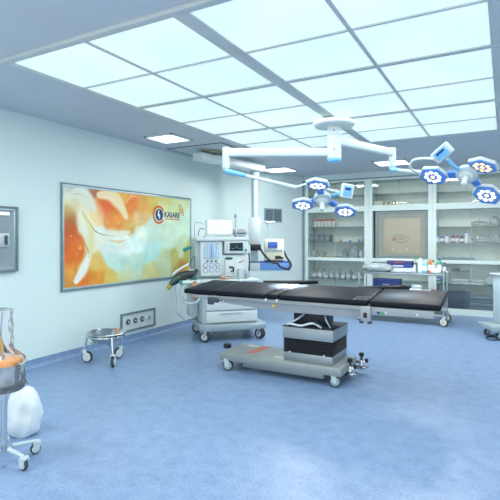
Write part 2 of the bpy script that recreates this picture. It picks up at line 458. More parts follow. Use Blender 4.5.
fc = bpy.data.curves.new('kasare', 'FONT'); fc.body = 'KASARE'; fc.size = .128; fc.extrude = .001; fc.offset = .0022; fc.space_character = 1.02
to = bpy.data.objects.new('tmp_text', fc); COL.objects.link(to)
bpy.context.view_layer.update()
tm = bpy.data.meshes.new_from_object(to.evaluated_get(bpy.context.evaluated_depsgraph_get())); bpy.data.objects.remove(to)
tw = max(v.co.x for v in tm.vertices)
pk = PX(163, 216.3, XL); pk2 = PX(178.6, 217.5, XL)
sc = (pk2.y-pk.y)/tw
tm.transform(MYZ @ Matrix.Diagonal((sc, .95, 1, 1)))
tm.transform(Matrix.Translation(Vector((.001, pk.y, pk.z-.012))-pt.location))
tm.materials.clear(); tm.materials.append(mn); tm.name = 'lettering'
lo = bpy.data.objects.new('lettering', tm); COL.objects.link(lo); lo.parent = pt
m_ = MB()
yy = pk.y+.03
while yy < pk2.y-.005:
    w = random.choice((.016, .02, .012)); flat(m_, [(yy, pk.z-.05), (yy+w, pk.z-.05), (yy+w, pk.z-.032), (yy, pk.z-.032)]); yy += w+.012
m_.build('small_lettering', mo, pt, True)
pb_ = PX(179.5, 209, XL)
m_ = MB(); mot = M('logo_outline', (206, 110, 84), .4)
for dy, dz, l_, w_ in ((0, 0, .075, .034), (.04, -.055, .06, .028)):
    ring = [(math.cos(a)*l_, math.sin(a)*w_) for a in [2*PI*k/24 for k in range(24)]]
    th = R(-62)
    pts_ = [(LX, pb_.y+dy+x*math.cos(th)-z*math.sin(th), pb_.z+dz+x*math.sin(th)+z*math.cos(th)) for x, z in ring]
    m_.tube(pts_, .005, 6, 1, True)
m_.build('petal_emblem', mot, pt, True)

# ------------------------------------------------------------------ steel niche in left wall (near camera)
vt = thing('wall_niche', 'recessed stainless steel wall niche with small handle at the left edge', 'wall cabinet', (XL, 3.0, 1.12))
y0, y1, z0, z1 = 2.5, 3.30, 1.13, 1.845
m_ = MB(); rectframe(m_, y0, y1, z0, z1, .022, XL, XL+.05); m_.build('outer_frame', framem, vt, True)
m_ = MB(); rectframe(m_, y0+.022, y1-.022, z0+.022, z1-.022, .028, XL, XL+.036); m_.build('inner_frame', M('pale_aluminium', (0,0,0)), vt, True)
m_ = MB()
ia, ib, ic, id_ = y0+.05, y1-.05, z0+.05, z1-.05
t_ = bmesh.new(); g = .075
oo = [(XL+.04, ia, ic), (XL+.04, ib, ic), (XL+.04, ib, id_), (XL+.04, ia, id_)]
ii = [(XL+.006, ia+g, ic+g*.6), (XL+.006, ib-g, ic+g*.6), (XL+.006, ib-g, id_-g*.6), (XL+.006, ia+g, id_-g*.6)]
O = [t_.verts.new(p) for p in oo]; I = [t_.verts.new(p) for p in ii]
for k in range(4): t_.faces.new((O[k], O[(k+1) % 4], I[(k+1) % 4], I[k]))
t_.faces.new(I); bmesh.ops.recalc_face_normals(t_, faces=t_.faces); m_._merge(t_, Matrix.Identity(4))
m_.build('tray', M('niche_metal', (138, 152, 158), .5, .25), vt, True)
hc = PX(3.4, 240, XL)
m_ = MB(); m_.span((XL+.006, hc.y-.06, hc.z-.075), (XL+.03, hc.y+.055, hc.z+.075), .01); m_.build('handle_plate', M('pale_metal', (190, 200, 202), .4, .2), vt, True)
m_ = MB(); m_.span((XL+.03, hc.y-.008, hc.z-.05), (XL+.05, hc.y+.02, hc.z+.05), .006); m_.build('lever', dgrey, vt, True)
m_ = MB(); m_.span((XL+.010, ia+g-.02, id_-.048), (XL+.036, ib-.045, id_-.012), .006); m_.build('tray_highlight', M('highlight_glow', (235, 244, 248), .4, emit=.6), vt, True)  # glowing strip stands in for the highlight on the tray's top slope

# ------------------------------------------------------------------ socket panel low on left wall
st = thing('wall_socket_panel', 'framed white panel of four round sockets low on the left wall', 'socket', (XL, 5.26, .15))
y0, y1, z0, z1 = 4.90, 5.63, .15, .42
m_ = MB(); rectframe(m_, y0, y1, z0, z1, .025, XL, XL+.03); m_.build('frame', framem, st, True)
m_ = MB(); m_.span((XL, y0+.025, z0+.025), (XL+.015, y1-.025, z1-.025)); m_.build('face_plate', white, st, True)
for k in range(4):
    cy = y0+.145+k*.148; cz = (z0+z1)/2+.005
    o = MB().cyl((XL+.012, cy, cz), (XL+.026, cy, cz), .042, .038, 24, .003).build('socket', dgrey if k < 3 else lgrey, st, True)
    MB().cyl((XL+.022, cy, cz), (XL+.03, cy, cz), .018, .016, 16).build('socket_core', blue if k < 3 else dgrey, o, False) if False else None
    mm = MB().cyl((XL+.022, cy, cz), (XL+.030, cy, cz), .018, .015, 16); mm.move(-st.location)
    mm.build('socket_core', lgrey if k < 3 else dgrey, o)

# ------------------------------------------------------------------ castors
def castor(parent, x, y, r=.055, w=.04, rz=0., top=None, dual=False, fork=None, wheelm=None, off=.02, z0=0., hubm=None):
    """swivel castor, tyre on the ground at height z0 in parent's frame; > wheel > (rim drawn in)"""
    top = (2*r+.035) if top is None else top
    m = Matrix.Translation((x, y, z0)) @ Matrix.Rotation(rz, 4, 'Z')
    f_ = MB()
    f_.cyl((off, 0, 2*r+.005), (off, 0, top), .012, n=14)
    f_.cyl((off, 0, 2*r), (off, 0, 2*r+.018), .026, n=18, bev=.004)
    for sgn in (-1, 1):
        pl = [(-.016, r-.016), (.016, r-.016), (off+.024, 2*r+.004), (off-.03, 2*r+.004)]
        mm = Matrix(((1,0,0,0),(0,0,1,sgn*(w/2+.006)-.003),(0,1,0,0),(0,0,0,1)))
        f_.prism(pl, 0, .006, mm)
    f_.box((off-.002, 0, 2*r+.004), (.05, w+.02, .008), bev=.002)
    f_.bm.transform(m)
    fo_ = f_.build('castor', fork or lgrey, parent)
    wh = MB()
    lanes = (-w/3.2, w/3.2) if dual else (0,)
    ww = w*.48 if dual else w
    for l in lanes:
        prof = [(r*.6, -ww/2), (r*.92, -ww/2), (r, -ww/4), (r, ww/4), (r*.92, ww/2), (r*.6, ww/2), (r*.58, 0), (r*.6, -ww/2)]
        wh.lathe(prof, (0, l, r), 28, Matrix.Rotation(PI/2, 3, 'X'))
    wh.bm.transform(m)
    wh.build('tyre', wheelm or rubber, fo_)
    hb = MB(); hb.cyl((0, -w/2-.003, r), (0, w/2+.003, r), r*.78, n=24, bev=.004); hb.cyl((0, -w/2-.008, r), (0, w/2+.008, r), r*.2, n=14)
    hb.bm.transform(m)
    hb.build('wheel', hubm or white, fo_)
    return fo_

# ------------------------------------------------------------------ operating table
T = thing('operating_table', 'long black padded operating table on a bellows column and wheeled grey base', 'operating table', (-1.9, 4.78, 0))
bx0, bx1, by0, by1 = -2.86, -1.43, 4.49, 5.03
m_ = MB(); m_.span((bx0, by0, .115), (bx1, by1, .2), .008); m_.build('base_plate', M('base_grey', (146, 156, 156), .42, .3, var=.05), T, True)
m_ = MB(); m_.span((bx0+.28, by0+.05, .055), (bx1-.2, by1-.04, .115), .006); m_.build('base_skirt', satin, T, True)
for x, y, rz in ((bx0+.1, by0+.03, R(200)), (bx0+.06, by1-.05, R(170)), (bx1-.07, by0+.045, R(185)), (bx1-.1, by1-.05, R(175))):
    castor(T, x+1.9, y-4.78, .060, .055, rz, top=.128, dual=False, hubm=grey)
# illegible red lettering and label plates on the base cover
m_ = MB()
for k in range(8):
    m_.box((-2.525+.004*k, 4.63+k*.048, .2012), (.12, .030, .0015), Euler((0, 0, R(14))))
m_.build('red_lettering', M('faded_red', (204, 116, 92), .6), T, True)
for lx_, ly_, lw_ in ((-2.66, 4.94, .13), (-2.17, 4.62, .09)): MB().box((lx_, ly_, .2012), (lw_, .05, .0015)).build('label_plate', M('label_white', (226, 228, 222), .5), T, True)
# levelling feet assemblies on the right end of the base
def foot_lever(px, py):
    a_ = MB(); a_.box((px, py, .135), (.17, .045, .03), bev=.008); a_.lathe([(0, .07), (.075, .07), (.08, .085), (.03, .1), (.022, .16), (0, .16)], (px+.03, py, 0), 24)
    o = a_.build('pedal_bracket', chrome, T, True)
    k_ = MB(); k_.lathe([(0, .16), (.014, .16), (.014, .195), (.028, .2), (.028, .23), (.024, .235), (0, .235)], (px+.03, py, 0), 20)
    k_.move(-T.location); k_.build('pedal_knob', black, o)
    k_ = MB().cyl((px+.09, py-.02, .14), (px+.09, py-.02, .18), .018, n=16, bev=.004); k_.move(-T.location); k_.build('pedal_knob', black, o)
foot_lever(-1.46, 4.80); foot_lever(-1.42, 5.10)
bp_ = MB().box((-2.89, 4.82, .17), (.12, .04, .02), bev=.006).build('brake_lever', steel, T, True)
k_ = MB().cyl((-2.95, 4.82, .17), (-2.95, 4.82, .225), .05, .045, 20, .012); k_.move(-T.location); k_.build('brake_pad', black, bp_)
# column
cx0, cx1, cy0, cy1 = -2.085, -1.525, 4.53, 5.04
m_ = MB(); m_.span((cx0+.01, cy0+.01, .2), (cx1-.01, cy1-.01, .292), .006); m_.build('column_cover', satin, T, True)
m_ = MB(); m_.span((cx0, cy0, .44), (cx1, cy1, .56), .006); m_.build('upper_collar', M('collar_grey', (150, 160, 166), .42, .4), T, True)
m_ = MB(); m_.span((cx0+.0, cy0, .56), (cx1, cy1, .566), .002); m_.build('collar_lid', dgrey, T, True)
m_ = MB()                                                        # pleated bellows
n = 8; zz = [.285+(.445-.285)*k/(2*n) for k in range(2*n+1)]
t_ = bmesh.new(); rings = []
for k, z in enumerate(zz):
    q = .004 if k % 2 else .016
    rings.append([t_.verts.new(p) for p in ((cx0+q, cy0+q, z), (cx1-q, cy0+q, z), (cx1-q, cy1-q, z), (cx0+q, cy1-q, z))])
for a, b_ in zip(rings, rings[1:]):
    for k in range(4): t_.faces.new((a[k], a[(k+1) % 4], b_[(k+1) % 4], b_[k]))
m_._merge(t_, Matrix.Identity(4)); m_.build('bellows', M('bellows_black', (22, 26, 34), .6), T, True, angle=20)
for x in (-2.0, -1.62):
    MB().cyl((x, cy0+.002, .297), (x, cy0-.006, .297), .009, n=12).build('screw', white, T, True)
m_ = MB(); m_.span((-2.0, 4.62, .56), (-1.66, 4.96, .8), .02); m_.build('tilt_head', black, T, True)
for pts_, r_, mt in ((((-2.05, 4.56, .575), (-1.98, 4.5, .60), (-1.86, 4.5, .59), (-1.74, 4.52, .62), (-1.66, 4.56, .575)), .011, white),
                     (((-1.72, 4.6, .575), (-1.7, 4.5, .64), (-1.66, 4.5, .62), (-1.6, 4.52, .58)), .009, black),
                     (((-2.05, 4.6, .58), (-1.98, 4.53, .61), (-1.9, 4.54, .66), (-1.86, 4.6, .7)), .010, lgrey),
                     (((-1.64, 4.62, .7), (-1.6, 4.54, .66), (-1.58, 4.6, .58)), .008, white)):
    MB().tube(pts_, r_, 8, 6).build('cable', mt, T, True)
# table top: slightly rolled towards the near side
tilt = math.atan2(.06, .65)
def TT(x, l, h):      # l: 0 near edge .. .65 far edge, h above the mattress underside
    return Vector((x, 4.45+l*math.cos(tilt)-h*math.sin(tilt), .845+l*math.sin(tilt)+h*math.cos(tilt)))
TM = Matrix.Rotation(tilt, 4, 'X'); TM.translation = Vector((0, 4.45, .845))
def tbox(mb, x0, x1, l0, l1, h0, h1, bev=0., seg=2):
    t = bmesh.new(); bmesh.ops.create_cube(t, size=1)
    bmesh.ops.scale(t, vec=(abs(x1-x0), abs(l1-l0), abs(h1-h0)), verts=t.verts)
    if bev: bmesh.ops.bevel(t, geom=list(t.edges), offset=bev, segments=seg, affect='EDGES', profile=.5)
    mb._merge(t, TM @ Matrix.Translation(((x0+x1)/2, (l0+l1)/2, (h0+h1)/2)))
secs = [(-3.33, -2.915), (-2.90, -2.245), (-2.235, -2.105), (-2.09, -1.155), (-1.135, -.50)]
for i, (a, b_) in enumerate(secs):
    m_ = MB(); tbox(m_, a, b_, 0.0, .65, 0, .055, .018, 3)
    m_.build('mattress_section', matt, T, True)
m_ = MB(); tbox(m_, -1.30, -1.17, .0, .18, .052, .060, .003); m_.build('mattress_flap', black, T, True)
# frame: rails and deck
al = M('table_alloy', (160, 166, 170), .5, .1, var=.06)
for l0 in (.012, .60):
    m_ = MB()
    XZ = TM @ Matrix(((1,0,0,0),(0,0,1,l0),(0,1,0,0),(0,0,0,1)))
    m_.prism([(-3.22, -.004), (-3.22, -.035), (-2.92, -.055), (-2.80, -.075), (-2.25, -.115), (-2.05, -.125), (-1.17, -.12), (-1.17, -.08), (-.56, -.075), (-.56, -.004)], 0, .03, XZ, .003)
    m_.build('side_frame', al, T, True)
m_ = MB()
tbox(m_, -3.22, -2.92, .05, .60, -.02, -.001); tbox(m_, -2.9, -2.1, .05, .6, -.03, -.001); tbox(m_, -2.08, -1.17, .05, .6, -.03, -.001); tbox(m_, -1.12, -.56, .05, .6, -.025, -.001)
m_.build('deck_plate', grey, T, True)
for l0 in (-.02, .66):
    m_ = MB(); tbox(m_, -2.86, -1.22, l0, l0+.008, -.040, -.018, .002)
    for x in (-2.8, -2.5, -2.1, -1.7, -1.3): tbox(m_, x-.012, x+.012, min(l0, .6 if l0 > .3 else l0), max(l0+.03, .01) if l0 < .3 else l0+.004, -.036, -.022)
    m_.build('accessory_rail', satin, T, True)
m_ = MB(); tbox(m_, -3.3, -3.16, .2, .45, -.07, -.0, .005); tbox(m_, -3.2, -2.88, .22, .26, -.06, -.03); m_.build('head_bracket', steel, T, True)
m_ = MB(); tbox(m_, -2.98, -2.84, -.03, .01, -.075, -.02, .008); tbox(m_, -2.98, -2.9, -.03, .0, -.1, -.07, .006); m_.build('latch', dgrey, T, True)
cl = MB(); tbox(cl, -1.215, -1.12, -.045, .012, -.135, .002, .008); clo = cl.build('hinge_block', al, T, True)
k_ = MB(); tbox(k_, -1.185, -1.15, -.05, -.044, -.1, -.05, .003); k_.move(-T.location); k_.build('hinge_slot', black, clo)
for x in (-1.21, -1.13): cl = MB(); tbox(cl, x-.02, x+.02, -.04, -.02, -.16, -.13, .004); cl.build('release_catch', dgrey, T, True)
for x in (-2.85, -2.78, -2.33, -.98, -.7):
    m_ = MB(); p = TT(x, .012, -.05); m_.cyl(p, p+Vector((0, -.012, 0)), .012, n=14); m_.build('bolt', chrome, T, True)
for x in (-2.11, -2.24):
    m_ = MB(); p = TT(x, .0, -.004); m_.cyl(p, p+Vector((0, -.012, 0)), .014, n=14); m_.build('latch_button', white, T, True)
m_ = MB(); p = TT(-2.16, .0095, -.06)
m_.prism([(-.022, -.018), (.022, -.018), (0, .022)], 0, .002, Matrix.Translation(p) @ Matrix.Rotation(PI/2, 4, 'X')); m_.build('warning_sticker', yellow, T, True)
m_ = MB(); tbox(m_, -1.07, -1.04, .010, .013, -.07, -.045); m_.build('blue_sticker', dblue, T, True)
m_ = MB(); tbox(m_, -1.035, -1.0, .010, .013, -.07, -.045); m_.build('green_sticker', green, T, True)
# far-side arm boards
def armboard(x, y, z, length, ang, w=.15, nm='arm_board'):
    m = Matrix.Translation((x, y, z)) @ Matrix.Rotation(ang, 4, 'Z')
    pl = [(0, -w*.42), (length*.75, -w/2), (length, -w*.2), (length, w*.2), (length*.75, w/2), (0, w*.42)]
    b_ = MB(); b_.prism(pl, 0, .04, m, .012); o = b_.build(nm, matt, T, True)
    c_ = MB(); c_.prism([(-.08, -.025), (length*.6, -.025), (length*.6, .025), (-.08, .025)], -.025, 0, m); c_.move(-T.location); c_.build('arm_board_bracket', steel, o)
armboard(-2.62, 5.13, .93, .68, R(32))
armboard(-1.42, 5.13, .915, .62, R(48))

# ------------------------------------------------------------------ surgical light: ceiling mount, two arms
Mx, My = -1.75, 5.24
mt = thing('lamp_ceiling_mount', 'white round ceiling rose and short column that carries both surgical lamp arms', 'ceiling mount', (Mx, My, ZC-.03))
m_ = MB(); m_.lathe([(0, -.03), (.2, -.03), (.235, -.05), (.242, -.085), (.225, -.1), (.09, -.105), (0, -.105)], (Mx, My, ZC), 48)
m_.build('ceiling_rose', white, mt, True)
m_ = MB(); m_.lathe([(.075, 2.81), (.082, 2.74), (.084, 2.70), (.076, 2.695), (.076, 2.56), (.082, 2.555), (.082, 2.425), (.07, 2.42), (0, 2.42)], (Mx, My, 0), 32)
m_.build('column', white, mt, True)
m_ = MB(); m_.lathe([(.078, 2.425), (.08, 2.40), (.06, 2.385), (0, 2.383)], (Mx, My, 0), 32); m_.build('end_cap', lblue, mt, True)
for z in (2.74, 2.52):
    p = Vector((Mx, My, z)); d = Vector((SA, -CA, 0)); d = (d + Vector((-.2, 0, 0))).normalized()
    MB().cyl(p+d*.078, p+d*.086, .008, n=12).build('screw', dgrey, mt, True)

def lamp(name_label, elbow, arm_z, arm_start, spring_end, hub, yaw_deg, nrm, heads, panel, scale=1., ledm=(led, led, led), yokes=None):
    g = 'ceiling surgical lamps'
    t = thing('surgical_lamp', name_label, 'surgical lamp', (elbow[0], elbow[1], elbow[2]), 0)
    # horizontal arm
    a = Vector(arm_start); e = Vector((elbow[0], elbow[1], arm_z[1])); a.z = arm_z[0]
    d = (e-a); L = d.length; q = d.to_track_quat('X', 'Z').to_matrix().to_4x4()
    m_ = MB(); m_.box((0, 0, 0), (L, .075, .1), bev=.025, seg=3); m_.bm.transform(Matrix.Translation((a+e)/2) @ q); m_.build('horizontal_arm', white, t, True)
    m_ = MB(); m_.lathe([(0, .065), (.035, .062), (.044, .05), (.044, -.10), (.040, -.105), (.044, -.11), (.044, -.18), (.036, -.19), (.036, -.215), (0, -.22)], e, 28); m_.build('elbow_joint', white, t, True)
    k = e+Vector((0, 0, -.215)); s = Vector(spring_end); dv = (s-k).normalized()
    m_ = MB(); m_.tube([k+Vector((0, 0, .02))-dv*.02, k+dv*.03, k+dv*.12, k+dv*.24], lambda f: .038-.015*f, 16, 4); m_.build('spring_joint_cover', lblue, t, True)
    m_ = MB(); m_.cyl(k+dv*.2, s, .020, .024, 18, .004); m_.build('spring_arm', white, t, True)
    # curved yoke from the arm end to the hub
    hb = Vector(hub)
    for pts in yokes:
        m_ = MB(); m_.tube(pts, .014, 12, 8); m_.build('yoke', white, t, True)
    n = Vector(nrm).normalized()
    e1 = Vector((CA, SA, 0)); e1 = (e1-n*e1.dot(n)).normalized(); e2 = e1.cross(n)*-1
    if e2.z < 0: e2 = -e2
    B = Matrix((e1, e2, n)).transposed().to_4x4()       # local x = e1, y = e2 (upwards), z = light direction
    BM = Matrix.Translation(hb) @ B
    def loc(mb): mb.bm.transform(BM); return mb
    m_ = MB(); m_.lathe([(0, -.07), (.07, -.065), (.1, -.03), (.105, .02), (.07, .04), (0, .045)], (0, 0, 0), 32); loc(m_).build('hub', lgrey, t, True)
    m_ = MB(); m_.lathe([(.065, .03), (.07, .05), (.055, .062), (.03, .065), (.028, .14), (.024, .165), (0, .167)], (0, 0, 0), 28); loc(m_).build('sterile_handle', white, t, True)
    for (ang, rad, pitch, lm) in heads:
        A = R(ang); cx, cy = rad*math.cos(A), rad*math.sin(A)
        HM = BM @ Matrix.Translation((cx, cy, 0)) @ Matrix.Rotation(R(pitch), 4, 'X') @ Matrix.Rotation(A, 4, 'Z')
        # spoke
        m_ = MB(); m_.box((rad*.36, 0, -.01), (rad*.42, .075, .05), bev=.015); m_.bm.transform(BM @ Matrix.Rotation(A, 4, 'Z')); m_.build('spoke', blue, t, True)
        rr = .142*scale
        def hexa(r, stretch=1.12):
            return [(r*stretch*math.cos(R(60*k)), r*math.sin(R(60*k))) for k in range(6)]
        h = MB(); h.prism(hexa(rr), -.03, .008, None, .01); h.prism(hexa(rr*.7), -.042, -.025, None, .008); h.bm.transform(HM)
        ho = h.build('lamp_head', white, t, True)
        f_ = MB(); f_.prism(hexa(rr*.93), .004, .016, None, .004); f_.bm.transform(HM); f_.move(-t.location); f_.build('face_plate', lampface, ho)
        for k in range(9):
            if k == 0: lx, ly = 0, 0
            else: lx, ly = .068*scale*math.cos(2*PI*k/8), .068*scale*math.sin(2*PI*k/8)
            l_ = MB(); l_.lathe([(.023*scale, .014), (.02*scale, .022), (0, .025)], (lx, ly, 0), 14); l_.bm.transform(HM); l_.move(-t.location)
            l_.build('led_lens', (lm if k else ledm[1]), ho)
    # control panel on its stalk
    pc, pw, ph, pn, stalk, roll = panel
    pn = Vector(pn).normalized(); px_ = Vector((0, 0, 1)).cross(pn).normalized(); py_ = pn.cross(px_)
    PM = Matrix((px_, py_, pn)).transposed().to_4x4(); PM = Matrix.Translation(Vector(pc)) @ PM @ Matrix.Rotation(R(roll), 4, 'Z')
    m_ = MB(); m_.box((0, 0, -.02), (pw, ph, .045), bev=.018, seg=3); m_.bm.transform(PM); po = m_.build('control_panel', white, t, True)
    m_ = MB(); m_.box((0, .0, .003), (pw*.66, ph*.70, .004), bev=.001); m_.bm.transform(PM); m_.move(-t.location); m_.build('touch_pad', lblue, po)
    m_ = MB(); m_.box((0, ph*.14, .006), (pw*.46, ph*.18, .004)); m_.bm.transform(PM); m_.move(-t.location); m_.build('display', dblue, po)
    m_ = MB(); m_.tube(stalk, .02, 12, 6); m_.build('panel_stalk', lblue, t, True)
    return t
# left lamp
e1_ = PD(226, 153, 5.46)
hub1 = PD(322.5, 198.5, 5.45)
hub1 = Vector(hub1)
cam_dir = Vector((SA, -CA, 0))        # from the lamps back towards the camera side
n1_ = (Vector((0, 0, -1))*math.cos(R(30)) + cam_dir*math.sin(R(30)) - Vector((CA, SA, 0))*.12).normalized()
se1 = PD(296, 187.5, 5.5)
lamp('surgical lamp cluster of three blue-faced heads on the left arm, over the table middle', (e1_.x, e1_.y, 2.25), (2.50, 2.50),
     (Mx, My, 2.5), se1, hub1, 0, n1_,
     [(109, .27, 16, led), (218, .27, 6, led), (325, .37, 6, led)],
     (PD(347.5, 191, 5.3), .15, .165, (SA+.15, -CA, -.1), [hub1+Vector((.1, .05, .03)), PD(337, 194, 5.36), PD(343, 193, 5.36)], -8),
     1.0, yokes=[[se1, PD(300, 186, 5.52), PD(307, 184, 5.55), PD(316, 186.5, 5.56), PD(323, 194, 5.52)],
                 [PD(306, 184.5, 5.5), PD(318, 186, 5.45), PD(330, 190, 5.4), PD(339, 191.5, 5.36)]])
# right lamp
e2_ = PD(392.3, 155, 6.05)
hub2 = PD(467, 174, 4.7)
n2_ = (Vector((0, 0, -1))*.728 + cam_dir*.506 - Vector((CA, SA, 0))*.455).normalized()
se2 = PD(421, 172.5, 5.1)
lamp('surgical lamp cluster on the right arm, one of its heads with amber lamps', (e2_.x, e2_.y, 2.25), (2.64, e2_.z+.03),
     (Mx, My, 2.6), se2, hub2, 0, n2_,
     [(211, .335, 8, led), (327, .32, 6, led), (60, .185, 24, amber)],
     (PD(441.5, 153.5, 4.6), .22, .125, (SA-.75, -CA, -.45), [hub2+Vector((-.06, 0, .06)), PD(456, 168, 4.65), PD(447, 159, 4.62)], 33),
     1.0, (led, amber, amber), yokes=[[se2, PD(414, 171, 5.05), PD(410, 166, 4.98), PD(414, 160, 4.9), PD(424, 158.5, 4.8), PD(434, 159, 4.66)]])
# ------------------------------------------------------------------ ceiling supply boom
B = thing('ceiling_supply_boom', 'white ceiling-hung supply boom with box arm, column and shelf behind the anesthesia machine', 'medical boom', (-4.14, 6.3, ZC-.004))
m_ = MB(); m_.lathe([(.16, -.004), (.16, -.03), (.1, -.035), (.1, -.06)], (-4.12, 6.25, ZC), 28); m_.build('mounting_flange', M('flange_olive', (150, 152, 130), .5), B, True)
p0 = Vector((-4.22, 6.0, 2.775)); p1 = Vector((-3.97, 7.66, 2.775)); d = p1-p0
m_ = MB(); m_.box((0, 0, 0), (d.length, .22, .115), bev=.012); m_.bm.transform(Matrix.Translation((p0+p1)/2) @ d.to_track_quat('X', 'Z').to_matrix().to_4x4()); m_.build('box_arm', white, B, True)
cxb, cyb = -4.03, 7.53
m_ = MB(); m_.cyl((cxb, cyb, 1.86), (cxb, cyb, 2.72), .055, n=24); m_.lathe([(.08, 2.72), (.09, 2.66), (.07, 2.6), (.055, 2.56)], (cxb, cyb, 0), 28); m_.build('column', lgrey, B, True)
fwd = Vector((-SA, CA, 0)); rgt = Vector((CA, SA, 0))
yb = R(28.7)
def bbox(mb, ax, ay, az, w, dpt, h, bev=.01):     # box aligned with the boom head, turned to face the table
    c = Vector((cxb, cyb, 0))+rgt*ax+fwd*ay+Vector((0, 0, az)); mb.box(c, (w, dpt, h), Euler((0, 0, yb)), bev)
m_ = MB(); bbox(m_, .0, 0, 1.62, .22, .2, .5, .02); m_.build('service_head', white, B, True)
m_ = MB(); bbox(m_, .0, .02, 1.22, .14, .12, .32, .01); m_.build('drop_post', lgrey, B, True)
m_ = MB(); bbox(m_, .25, 0, .985, .80, .36, .16, .012); m_.build('shelf', white, B, True)
m_ = MB(); bbox(m_, .37, -.172, .99, .54, .03, .135, .006); m_.build('shelf_front', M('shelf_blue', (112, 158, 224), .45), B, True)
m_ = MB(); bbox(m_, .25, 0, 1.066, .82, .38, .012, .004); m_.build('shelf_mat', dblue, B, True)
m_ = MB(); bbox(m_, .02, -.14, 1.33, .19, .1, .11, .012); m_.build('gas_outlet_block', black, B, True)
# small examination-lamp bracket beside head
sb = Vector((cxb, cyb, 0))
m_ = MB(); m_.tube([sb+rgt*.1+Vector((0, 0, 1.78)), sb+rgt*.2-fwd*.05+Vector((0, 0, 1.80)), sb+rgt*.32-fwd*.05+Vector((0, 0, 1.78))], .012, 10, 4)
m_.lathe([(0, .02), (.05, .015), (.055, 0), (.04, -.03), (0, -.035)], sb+rgt*.24-fwd*.05+Vector((0, 0, 1.78)), 20); m_.box(sb+rgt*.33-fwd*.05+Vector((0, 0, 1.79)), (.1, .06, .04), Euler((0, 0, yb)), .01); m_.build('hook_bracket', white, B, True)
m_ = MB(); m_.tube([sb+rgt*.24-fwd*.05+Vector((0, 0, 1.75)), sb+rgt*.25-fwd*.04+Vector((0, 0, 1.6)), sb+rgt*.24-fwd*.02+Vector((0, 0, 1.4))], .006, 8, 4); m_.build('hook_cord', lgrey, B, True)

# monitor / defibrillator on the boom shelf
D = thing('defibrillator', 'cream defibrillator with blue screen and black paddle cable on the boom shelf', 'medical monitor', sb+rgt*.36+Vector((0, 0, 1.074)), yb); D.scale = (1.08, 1.08, 1.12)
tl = Euler((R(-6), 0, 0))
m_ = MB(); m_.box((0, 0, .18), (.33, .2, .35), tl, .02, 3); m_.build('body', cream, D)
m_ = MB(); m_.box((-.03, -.118, .27), (.16, .012, .095), tl, .004); m_.build('screen', screenb, D)
m_ = MB(); m_.box((0, -.108, .185), (.29, .008, .05), tl, .003); m_.build('button_strip', lgrey, D)
for k in range(6):
    m_ = MB(); m_.box((-.11+k*.044, -.114, .185), (.026, .01, .024), tl, .003); m_.build('button', orange if k == 4 else grey, D)
m_ = MB(); m_.box((.06, -.12, .07), (.1, .05, .05), Euler((0, 0, R(15))), .014); m_.box((.12, -.12, .06), (.06, .04, .03), None, .01); m_.build('paddle', black, D)
m_ = MB(); m_.tube([(.15, -.05, .2), (.2, -.1, .08), (.27, -.2, -.04), (.22, -.24, -.11), (.1, -.24, -.08), (.04, -.2, -.02), (-.05, -.2, .0), (-.18, -.18, .12), (-.24, -.16, .22)], .017, 12, 8); m_.build('cable', black, D)

# wall vent
def on_corner(u):
    dx, dy = ray(u); ex, ey = XC-XL, YB-YC
    k = (XL*dy-YC*dx)/(ey*dx-ex*dy)          # XL+k*ex = t*dx, YC+k*ey = t*dy
    p = Vector((XL+k*ex, YC+k*ey, 0)); return p
va, vb = on_corner(264), on_corner(281.5)
vz0, vz1 = 1.5+15.6*.0213, 1.5+30*.0213; vw = (vb-va).length
V = thing('wall_vent', 'small square grey air grille high on the corner wall panel', 'vent', (va.x, va.y, vz0), math.atan2(YB-YC, XC-XL))
vh = vz1-vz0
m_ = MB()
for a, b_ in (((0, 0), (vw, .025)), ((0, vh-.025), (vw, vh)), ((0, 0), (.025, vh)), ((vw-.025, 0), (vw, vh)), ((vw/2-.01, 0), (vw/2+.01, vh))):
    m_.span((a[0], -.02, a[1]), (b_[0], -.002, b_[1]))
m_.build('frame', grey, V)
m_ = MB()
for k in range(9): m_.box((vw/2, -.010, .035+k*(vh-.07)/8), (vw-.03, .014, .008), Euler((R(35), 0, 0)))
m_.build('louvres', M('vent_grey', (128, 146, 156), .5), V)
MB().span((.01, -.004, .01), (vw-.01, -.001, vh-.01)).build('backing', M('vent_dark', (88, 104, 114), .6), V)

# ------------------------------------------------------------------ anesthesia machine
A = thing('anesthesia_machine', 'white anesthesia machine with gauges, display and drawers, on castors by the painting', 'anesthesia machine', (-3.81, 5.57, 0), R(45))
m_ = MB()
m_.prism([(-.06, .02), (.02, -.06), (.86, -.06), (.95, .0), (.95, .72), (.86, .82), (.02, .82), (-.06, .74)], .15, .235, None, .02); m_.build('base', grey, A)
for x, y, rz in ((.02, .0, R(-30)), (.86, .03, R(-55)), (.03, .74, R(160)), (.86, .74, R(100))):
    castor(A, x, y, .075, .075, rz, top=.17, dual=True, hubm=M('hub_pale', (206, 216, 222), .4), fork=grey)
m_ = MB(); m_.span((.0, .1, .235), (.84, .72, .85), .015); m_.build('cabinet', lgrey, A)
for z0, z1 in ((.255, .42), (.435, .60), (.615, .78)):
    o = MB().span((.05, .06, z0), (.83, .12, z1), .015).build('drawer', white, A)
    MB().span((.25, .04, z1-.035), (.62, .064, z1-.02), .005).build('drawer_handle', lgrey, o)
m_ = MB(); m_.span((-.03, .03, .85), (.86, .62, .885), .012); m_.build('worktop', white, A)
m_ = MB(); m_.span((-.34, .02, .845), (-.035, .36, .885), .012); m_.span((-.30, .1, .80), (.0, .3, .845), .006); m_.build('side_tray', M('pale_teal_tray', (214, 236, 232), .4), A)
m_ = MB(); m_.span((-.345, .012, .84), (-.30, .05, .893), .008); m_.span((-.345, .33, .84), (-.04, .366, .893), .008); m_.build('tray_edge', teal, A)
